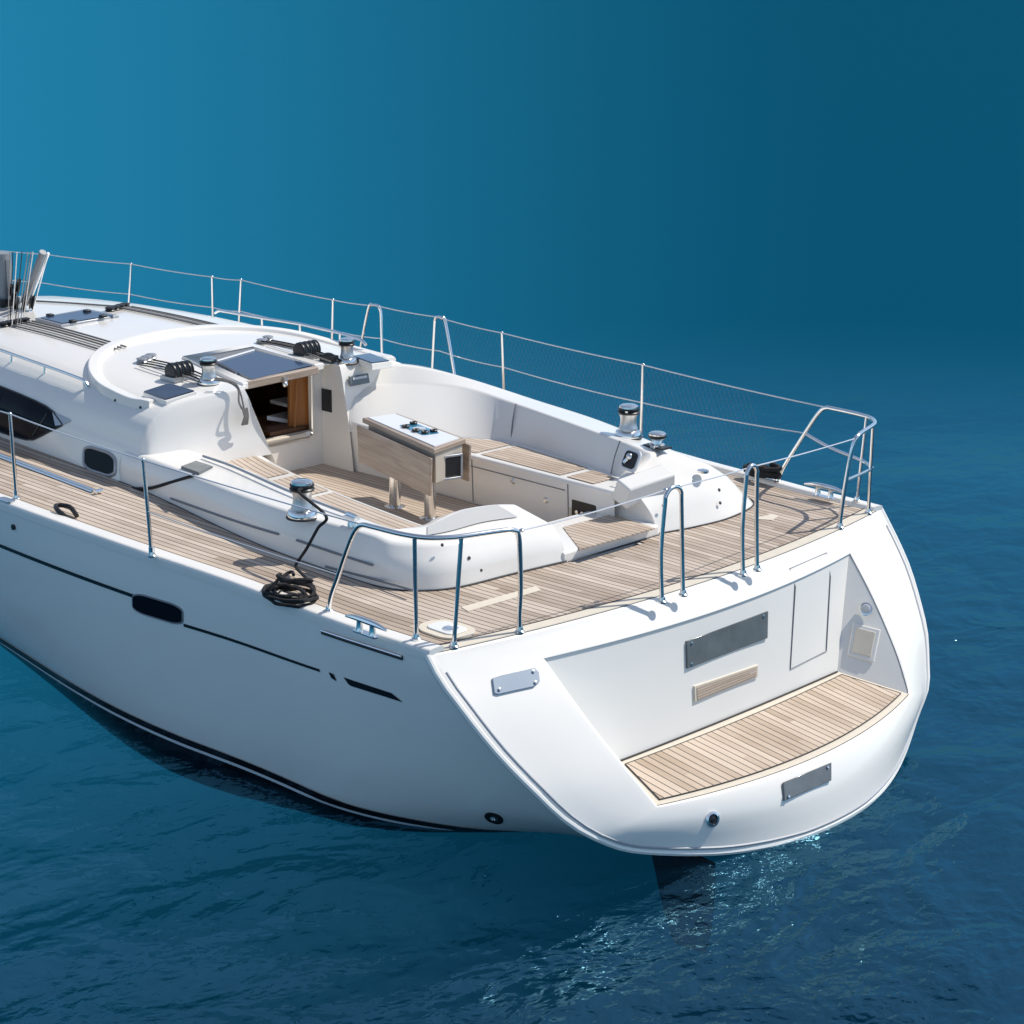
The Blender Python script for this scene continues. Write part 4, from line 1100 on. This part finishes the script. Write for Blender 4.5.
# deck hatch on the cabin roof
def roof_plate(name, px, h, mt, parent=YACHT, bevel=.004, sink=.02):
    q = [on_roof(a, b_, h) for a, b_ in px]; mb = MB(); mb.prism(q, (0, 0, -h-sink)); return P(name, mb, mt, parent=parent, bevel=bevel)
fh = roof_plate('deck_hatch', [(35, 318), (87, 308.5), (119, 315), (61, 325)], .022, ALU)
roof_plate('hatch_pane', [(41, 317.6), (86, 309.8), (113, 315), (62, 323)], .027, HATCHG, fh, 0)
mb = MB()
for px, py in ((50, 315), (73, 321), (87, 311), (103, 316)):
    mb = MB(); mb.box(on_roof(px, py, .032), (.05, .05, .02)); P('hatch_hinge', mb, BLACK, parent=fh, bevel=.004)
h2_ = roof_plate('small_hatch', [(143, 392), (169, 382.5), (197, 391), (166, 401.5)], .03, GEL)
roof_plate('hatch_pane', [(144, 391), (169, 382.9), (194, 390.3), (166, 398.5)], .038, HATCHG, h2_, 0)
h3_ = roof_plate('small_hatch', [(352, 356), (370, 352.5), (392, 361), (372, 364)], .03, GEL)
roof_plate('hatch_pane', [(353, 355.6), (370, 353), (389, 360.2), (372, 362.5)], .038, HATCHG, h3_, 0)
# handrails on the cabin roof
mb = MB(); pts = [on_roof(a, b_, .055) for a, b_ in ((-40, 337), (0, 350), (30, 360.5), (60, 371), (84, 380))]+[on_roof(89, 387, .0)]
mb.tube(rnd(pts, .04, 4), .012, 10); hr = P('roof_handrail', mb, STEEL)
mb = MB()
for a, b_ in ((12, 354.5), (45, 366)): 
    p = on_roof(a, b_-1, .055); mb = MB(); mb.tube([p, V(p[0], p[1]+.01, cab_z(p[0], p[1]+.01)-.01)], .010, 8); P('handrail_post', mb, STEEL, parent=hr)
mb = MB(); ya = -1.16
pts = [aty(215, 313, ya), aty(219, 310.5, ya), aty(262, 318, ya), aty(300, 324, ya), aty(340, 333, ya), aty(362, 340, ya), aty(366, 345, ya)]
mb.tube(rnd(pts, .03, 4), .012, 10); hr = P('roof_handrail', mb, STEEL)
mb = MB()
for p in (pts[2], pts[3], pts[4]):
    mb = MB(); mb.tube([p, p+V(0, 0, -.16)], .010, 8); P('handrail_post', mb, STEEL, parent=hr)

# ------------------------------------------------------------------ mast foot, vang, running rigging led aft
mz = .77
mc = at(1, 303, mz)
ztop = atx(5, 251.5, mc[0])[2]
mb = MB(); prof = rrect(.26, .15, .07, 5)
mb.prism([mc+V(a, b_, 0) for a, b_ in prof], (0, 0, ztop-mz)); mast = P('mast', mb, SPAR)
mb = MB(); mb.prism([mc+V(a, b_, 0) for a, b_ in rrect(.34, .24, .09, 5)], (0, 0, .05)); P('mast_collar', mb, BLACK, parent=mast)
mb = MB(); mb.box(mc+V(-.135, 0, (ztop-mz)/2), (.012, .03, ztop-mz-.1)); P('sail_track', mb, GROOVE, parent=mast)
v0 = aty(24, 302, mc[1]-.02); v1 = aty(43, 252, mc[1]-.02)
mb = MB(); mb.tube([v0, v1], .030, 12); vang = P('kicking_strut', mb, SPAR)
mb = MB(); mb.tube([v0+V(-.06, 0, -.02), v1+V(-.08, 0, .0)], .012, 6); mb.tube([v0+V(-.10, 0, -.1), v1+V(-.12, .03, .0)], .006, 6); P('vang_tackle', mb, WIRE, parent=vang)
mb = MB()
for px, py, r in ((18, 286, .07), (11, 290, .06), (3, 312, .07), (16, 308, .075), (24, 305, .07), (32, 302, .065), (14, 298, .05)):
    c_ = aty(px, py, mc[1]+.02); mb = MB(); mb.lathe([(r*.5, -.02), (r, -.016), (r*.8, 0), (r, .016), (r*.5, .02), (0, .02)], c_, 16, axis=(.55, .8, .2)); P('mast_block', mb, BLACK, parent=mast)
for px0, px1, py1 in ((10, 8, 325), (13, 10, 325), (17, 12, 326), (22, 15, 326), (28, 17, 326), (31, 20, 324), (33, 23, 322)):
    A = aty(px0, 252, mc[1]+.03); B_ = on_roof(px1, py1, .01); mb = MB(); mb.tube([A, B_], .0042, 6); P('halyard', mb, ROPEW if px0 in (17, 33) else ROPEB if px0 in (13, 22) else ROPEG)
# deck organiser
def organiser(pxs, n, mt=BLACK):
    A, B_ = on_roof(*pxs[0], .02), on_roof(*pxs[1], .02); mb = MB()
    d = B_-A
    for k in range(n):
        c_ = A+d*(k/(n-1)); mb.lathe([(.03, -.02), (.045, -.012), (.035, 0), (.045, .012), (.03, .018), (0, .018)], c_, 12)
    mb.tube([A, B_], .012, 6); return P('deck_organiser', mb, mt)
organiser(((4, 324), (25, 320)), 5); organiser(((110, 309), (125, 305)), 4)
# control lines along the roof
for px0, px1, n, mt in (((22, 323), (116, 349), 5, ROPEG), ((125, 307), (214, 326), 4, ROPEG)):
    for k in range(n):
        o_ = (k-(n-1)/2)*.045; A, B_ = on_roof(*px0, .012), on_roof(*px1, .012)
        nrm = V(-(B_-A)[1], (B_-A)[0], 0); nrm /= np.linalg.norm(nrm)
        pts = []
        for t in np.linspace(0, 1, 10):
            p = A*(1-t)+B_*t+nrm*o_; p[2] = cab_z(p[0], p[1])+.012; pts.append(p)
        mb = MB(); mb.tube(pts, .0075, 6); P('control_line', mb, ROPEW if k == 1 else mt)
mb = MB(); pts = [on_roof(a, b_, .01) for a, b_ in ((36, 301), (70, 303), (112, 306))]; mb.tube(crom(pts, 5), .008, 6); P('control_line', mb, ROPEG)
# rope clutches and their lines, port and starboard of the hatch
def clutch(pxc, px_a, px_b, n, sgn):
    c_ = on_roof(*pxc, .055); d = on_roof(*px_b, 0)-on_roof(*px_a, 0); d[2] = 0; d /= np.linalg.norm(d); w_ = V(-d[1], d[0], 0)
    mb = MB()
    for k in range(n):
        o_ = (k-(n-1)/2)*.045
        mb.lathe([(.02, -.014), (.058, -.013), (.066, -.006), (.066, .006), (.058, .013), (.02, .014), (0, .014)], c_+w_*o_, 16, axis=w_)
    cl_ = P('rope_clutch', mb, BLACK)
    mb = MB()
    for k in range(n):
        o_ = (k-(n-1)/2)*.045; mb.lathe([(.063, -.004), (.069, 0), (.063, .004)], c_+w_*o_+w_*.0225, 16, axis=w_)
    P('clutch_cam', mb, BRUSHED, parent=cl_)
    mb = MB(); mb.box(c_+V(0, 0, -.045), (.17, n*.05, .03), (d, w_, V(0, 0, 1))); P('clutch_base', mb, ALU, parent=cl_)
    for k in range(n):
        o_ = (k-(n-1)/2)*.045; A, B_ = on_roof(*px_a, .025), on_roof(*px_b, .025); mb = MB()
        pts = []
        for t in np.linspace(0, 1, 8):
            p = A*(1-t)+B_*t+w_*o_*(1.1-.3*t); p[2] = cab_z(p[0], p[1])+.025+.02*math.sin(math.pi*t); pts.append(p)
        mb.tube(pts, .006, 6); P('control_line', mb, ROPEB if k % 2 else ROPEG)
clutch((178.5, 371), (145, 362), (207, 381), 4, 1)
clutch((306, 350), (264, 341), (336, 361), 4, -1)
organiser(((142, 360), (151, 356)), 3, ALU); organiser(((262, 341), (268, 338)), 2, ALU)
mb = MB(); c_ = on_roof(329, 358, .03); mb.box(c_, (.14, .07, .05)); mb.ball(c_+V(0, 0, .02), .035, 8, (1.6, .9, .6)); P('cam_jammer', mb, BLACK)

# plates: instrument on the cheek, label on the starboard face
mb = MB(); c_ = aty(325, 400, YS+.004); mb.box(c_, (.15, .012, .17)); P('instrument_display', mb, BLACK, bevel=.004)
c_ = atx(358, 379.5, 3.505); mb = MB(); ax3 = (V(0, 1, 0), V(.25, 0, 1), V(-1, 0, .25)); mb.box(c_+V(-.012, 0, .0), (.19, .075, .016), ax3); pt = P('builder_plate', mb, BRUSHED, bevel=.004)
mb = MB()
for h_ in (-.017, .017):
    mb = MB(); mb.box(c_+V(-.022, 0, h_), (.14, .018, .004), ax3); P('plate_panel', mb, LAMP, parent=pt)

# ------------------------------------------------------------------ transom fittings
def tnorm(p):
    n = V(-1, (xt(p[1]+.02, p[2])-xt(p[1]-.02, p[2]))/.04, (xt(p[1], p[2]+.05)-xt(p[1], p[2]-.05))/.1); return n/np.linalg.norm(n)
def on_trans(px, py, off=.006): 
    p = hit(px, py, lambda X: X[0]-xt(X[1], X[2])); return p+V(-off, 0, off*.5)
WN = V(-.98, 0, .2)
def wall_x(y, z):
    t = min(1, max(0, (-.13-z)/.67)); yy = y/(RT[0]*(1-t)+1.08*t)
    return (xt(yy*RT[0], RT[1]-.01*(1-yy*yy))+.012)*(1-t)+PF(yy*1.08)[0]*t
def on_wall(px, py, off=.006):
    p = hit(px, py, lambda X: X[0]-wall_x(X[1], X[2])); return p+WN*off
def plate(name, px, f, th, mt, bevel=.004, parent=YACHT):
    q = [f(a, b_) for a, b_ in px]; n = np.cross(q[1]-q[0], q[2]-q[1]); n /= np.linalg.norm(n)
    if n[0] > 0: n = -n
    mb = MB(); mb.prism([p-n*.006 for p in q], n*(th+.006)); return P(name, mb, mt, bevel=bevel, parent=parent)
tp1 = plate('name_plate', [(685.5, 641), (766.5, 611), (766, 638), (686, 668.5)], lambda a, b_: on_wall(a, b_, .004), .010, BRUSHED, .002)
mb = MB()
for px, py in ((690, 643), (762, 616), (690, 664)):
    mb = MB(); mb.lathe([(.009, .0), (.009, .004), (0, .005)], on_wall(px, py, .014), 8, axis=WN); P('plate_screw', mb, STEEL, parent=tp1)
st_ = plate('grab_step', [(693, 686), (757, 664.5), (756.5, 677), (693.5, 702)], lambda a, b_: on_wall(a, b_, .003), .010, CREAM, .003)
q = [on_wall(a, b_, .016) for a, b_ in ((695, 687), (755, 666.5), (754.5, 676), (695.5, 700))]
mb = MB(); mb.add(q, [(0, 1, 2, 3)], uv=[(0, .01), (.5, .01), (.5, .24), (0, .24)]); P('step_planks', mb, TEAKS, parent=st_)
bp_ = plate('transom_plate', [(781, 783), (829, 763), (829, 781), (782, 801.5)], lambda a, b_: on_trans(a, b_, .012), .008, BRUSHED, .003)
mb = MB()
for px, py in ((786, 797), (825, 768)):
    mb = MB(); mb.lathe([(.008, .0), (.008, .004), (0, .005)], on_trans(px, py, .020), 8, axis=tnorm(on_trans(px, py, 0))); P('plate_screw', mb, STEEL, parent=bp_)
rp = plate('quarter_plate', [(491, 679), (500, 676), (533, 668.5), (537.5, 673), (538.5, 682), (533, 687), (497, 695), (493, 694)], lambda a, b_: on_trans(a, b_, .004), .012, PLATE, .003)
mb = MB()
for px, py in ((497, 690), (533, 683), (531, 672)):
    mb = MB(); mb.lathe([(.009, .0), (.009, .004), (0, .005)], on_trans(px, py, .020), 8, axis=tnorm(on_trans(px, py, 0))); P('plate_screw', mb, STEEL, parent=rp)
c_ = on_trans(712, 819, .0); mb = MB(); mb.lathe([(.045, -.01), (.045, .01), (.032, .014), (.028, .004), (0, .004)], c_, 18, axis=tnorm(c_)); th_ = P('skin_fitting', mb, STEEL)
mb = MB(); mb.lathe([(.027, .006), (.012, .012), (0, .012)], c_, 14, axis=tnorm(c_)); P('fitting_bore', mb, BLACK, parent=th_)
# locker door on the right of the recess wall
q = [on_wall(a, b_, .006) for a, b_ in ((791, 668), (828, 650), (829, 600))]
q = [(791, 668), (826, 651), (828, 590)]
mb = MB(); pts = [on_wall(790, 669, .003), on_wall(826, 651, .003), on_wall(830, 577, .003), on_trans(826, 553, .003), on_trans(789, 569, .003), on_wall(795, 587, .003)]
mb.tube(pts, .0045, 5, closed=True); P('locker_door_seam', mb, GROOVE)
# light and hatch on the starboard recess side
def on_side(px, py, off=.004):
    a, b_, c0 = mir(yzx(RT[0], RT[1])), mir(PF(1.08)), mir(yzx(*RB)); n = np.cross(b_-a, c0-a); n /= np.linalg.norm(n)
    d = _ray(px, py); t = np.dot(a-CPOS, n)/np.dot(d, n)
    if np.dot(n, -d) < 0: n = -n
    return CPOS+d*t+n*(off+.012), n
c_, n_ = on_side(866, 610, 0); mb = MB(); mb.lathe([(.045, -.01), (.045, .012), (.034, .018), (0, .02)], c_, 20, axis=n_); lt = P('courtesy_light', mb, STEEL)
mb = MB(); mb.lathe([(.032, .017), (.026, .024), (0, .026)], c_, 16, axis=n_); P('light_lens', mb, LAMP, parent=lt)
q = [on_side(a, b_, .0)[0] for a, b_ in ((853, 623), (881, 630), (874, 663), (847, 655))]
mb = MB(); mb.prism([p-n_*.016 for p in q], n_*.014); sh = P('shower_hatch', mb, GEL, bevel=.008)
q2 = [lerpq(q, u, v) for u, v in ((.15, .12), (.85, .12), (.85, .88), (.15, .88))]
mb = MB(); mb.prism([p-n_*.004 for p in q2], n_*.008); P('hatch_lid', mb, CREAM, parent=sh, bevel=.004)

# ------------------------------------------------------------------ hull side marks
def hull_line(pa, pb, w0, w1, name, mt, off=.004, n=40):
    A, B_ = on_hull(*pa, 0), on_hull(*pb, 0); mb = MB(); rows = []
    for k in range(n+1):
        t = k/n; x = A[0]*(1-t)+B_[0]*t; z = A[2]*(1-t)+B_[2]*t; w_ = w0*(1-t)+w1*t
        rows.append([V(x, hull_y(x, zz)+off, zz) for zz in (z-w_/2, z, z+w_/2)])
    mb.grid(rows); return P(name, mb, mt)
hull_line((-60, 521), (135, 596.5), .028, .024, 'cove_line', BOOT)
hull_line((184, 625), (320, 670.5), .020, .016, 'cove_line', BOOT)
def hull_poly(px, name, mt, off=.005):
    q = [on_hull(a, b_, off) for a, b_ in px]; mb = MB(); mb.add(q, [tuple(range(len(q)))]); return P(name, mb, mt)
hull_poly([(329, 672), (334, 674), (337, 681), (332, 678)], 'cove_mark', BOOT)
hull_poly([(344, 677), (351, 679.5), (392, 693), (403, 702), (352, 686), (349, 684)], 'cove_mark', BOOT)
lp = [(158+a*25+0*b_, 609+b_*9.5+a*25*.30) for a, b_ in rrect(2, 2, .55, 6)]
mb = MB(); mb.tube([on_hull(a, b_, .002) for a, b_ in lp], .006, 8, closed=True); hw = P('hull_portlight', mb, GROOVE)
q = [on_hull(a, b_, .006) for a, b_ in lp]; mb = MB(); mb.add(q, [tuple(range(len(q)))]); P('portlight_pane', mb, GLASS, parent=hw)
c_ = on_hull(495, 818, .0); mb = MB(); mb.prism([on_hull(495+a*9, 818+b_*5+a*2.6, .004) for a, b_ in rrect(2, 2, .9, 5)], (0, .008, 0)); ex = P('exhaust_outlet', mb, BLACK)
mb = MB(); mb.lathe([(.022, 0), (.022, .016), (.012, .018), (.01, .006), (0, .006)], c_, 14, axis=(-.2, 1, -.3)); P('outlet_pipe', mb, STEEL, parent=ex)
c_ = on_hull(14, 527, .0); mb = MB(); mb.lathe([(.02, 0), (.02, .012), (.008, .014), (0, .01)], c_, 12, axis=(0, 1, 0)); P('skin_fitting', mb, BLACK)
# port rudder blade, seen as a dark shape through the water under the quarter
mb = MB(); rows = []
for z, x0, x1 in ((-1.24, -.78, -1.26), (-1.35, -.80, -1.27), (-1.66, -.90, -1.26), (-1.82, -.97, -1.22)):
    rows.append([V(x0+(x1-x0)*u, .98+w_*.035*(1-abs(2*u-.7)*.6), z) for u, w_ in ((0, 0), (.25, 1), (.6, .8), (1, 0), (.6, -.8), (.25, -1))])
mb.grid(rows, closed=True); mb.f.append(tuple(range(18, 24))); P('rudder', mb, ANTI)

# ------------------------------------------------------------------ loose ropes lying on the boat
mb = MB(); cc_ = at(290, 590, .085); pts = []
random.seed(3)
for k in range(150):
    a = k*.26; R_ = .138+.042*math.sin(k*.171)+random.uniform(-.012, .012)
    pts.append(V(cc_[0]+R_*1.08*math.cos(a)+.01*math.sin(k*.2), cc_[1]+R_*.78*math.sin(a), .048+.00024*k+.010*math.sin(a*1.5+1)))
for k in range(16): pts.append(cc_+V(.10*math.cos(.5*k)-.03, .06*math.sin(.8*k), .075+.012*math.sin(k)))
mb.tube(crom(pts, 2), .0105, 6)
wp = at(302.5, 517, .30)
tail_ = crom([wp+V(-.06, .05, .20), wp+V(-.10, .10, .19), at(326, 516, .42), at(318, 528, .34), at(307, 548, .22), at(299, 560, .12), at(296, 567, .09), at(305, 577, .08), at(314, 588, .07), at(311, 596, .065), at(300, 601, .07)], 6)
mb.tube(tail_, .0105, 6)
coil = mb.build('rope_coil', ROPEB); tag(coil, 'black sheet rope led off the port winch and coiled on the teak side deck', 'rope')
mb = MB()
pts = [on_roof(215, 378, .10), on_roof(226, 380, .09), atx(236, 384, 3.39), atx(241, 395, 3.36), atx(244, 409, 3.34), atx(246, 417, 3.33)]
mb.tube(crom(pts, 4), .007, 6)
pts = [on_roof(214, 380, .08), on_roof(228, 382, .07), atx(238, 389, 3.38), atx(239, 402, 3.34), atx(243, 410, 3.34), atx(247, 412, 3.33)]
mb.tube(crom(pts, 4), .007, 6)
c_ = atx(245, 415, 3.32)
for k in range(5): mb.tube([c_+V(0, .02-.01*k, .05), c_+V(-.01, .012-.008*k, -.01), c_+V(0, .03-.012*k, -.07)], .007, 6)
hk = mb.build('rope_tail', ROPEG); tag(hk, 'grey halyard tail hanging from the cabin roof winch beside the companionway', 'rope')
# furling line with a black block along the cabin side
mb = MB(); pts = [on_cab(a, b_, .02) for a, b_ in ((-30, 428), (0, 443), (25, 452), (48, 462), (62, 468), (80, 477), (100, 484), (125, 488.5), (150, 489), (170, 484), (196, 476))]
mb.tube(crom(pts, 5), .011, 8)
fl = mb.build('furling_line', ROPEB); tag(fl, 'thin black line running along the cabin side to the coaming', 'rope')
mb = MB(); c_ = on_cab(57, 467, .05); mb.lathe([(.03, -.025), (.055, -.02), (.04, 0), (.055, .02), (.03, .025), (0, .025)], c_, 16, axis=(.3, .9, .2)); mb.ball(c_+V(-.03, 0, -.04), .035, 8); P('furling_block', mb, BLACK)
# dark coil by the starboard pushpit
mb = MB(); cc_ = at(762, 474, .07); pts = []
for k in range(90):
    a = k*.33; pts.append(cc_+V(.125*math.cos(a)+.03*math.sin(k*.5), .05*math.sin(a), .0006*k+.02*math.sin(a*.7)))
mb.tube(crom(pts, 2), .018, 6)
co2 = mb.build('rope_coil', ROPEB); tag(co2, 'small heap of black rope on the far rail beside the stern pushpit', 'rope')
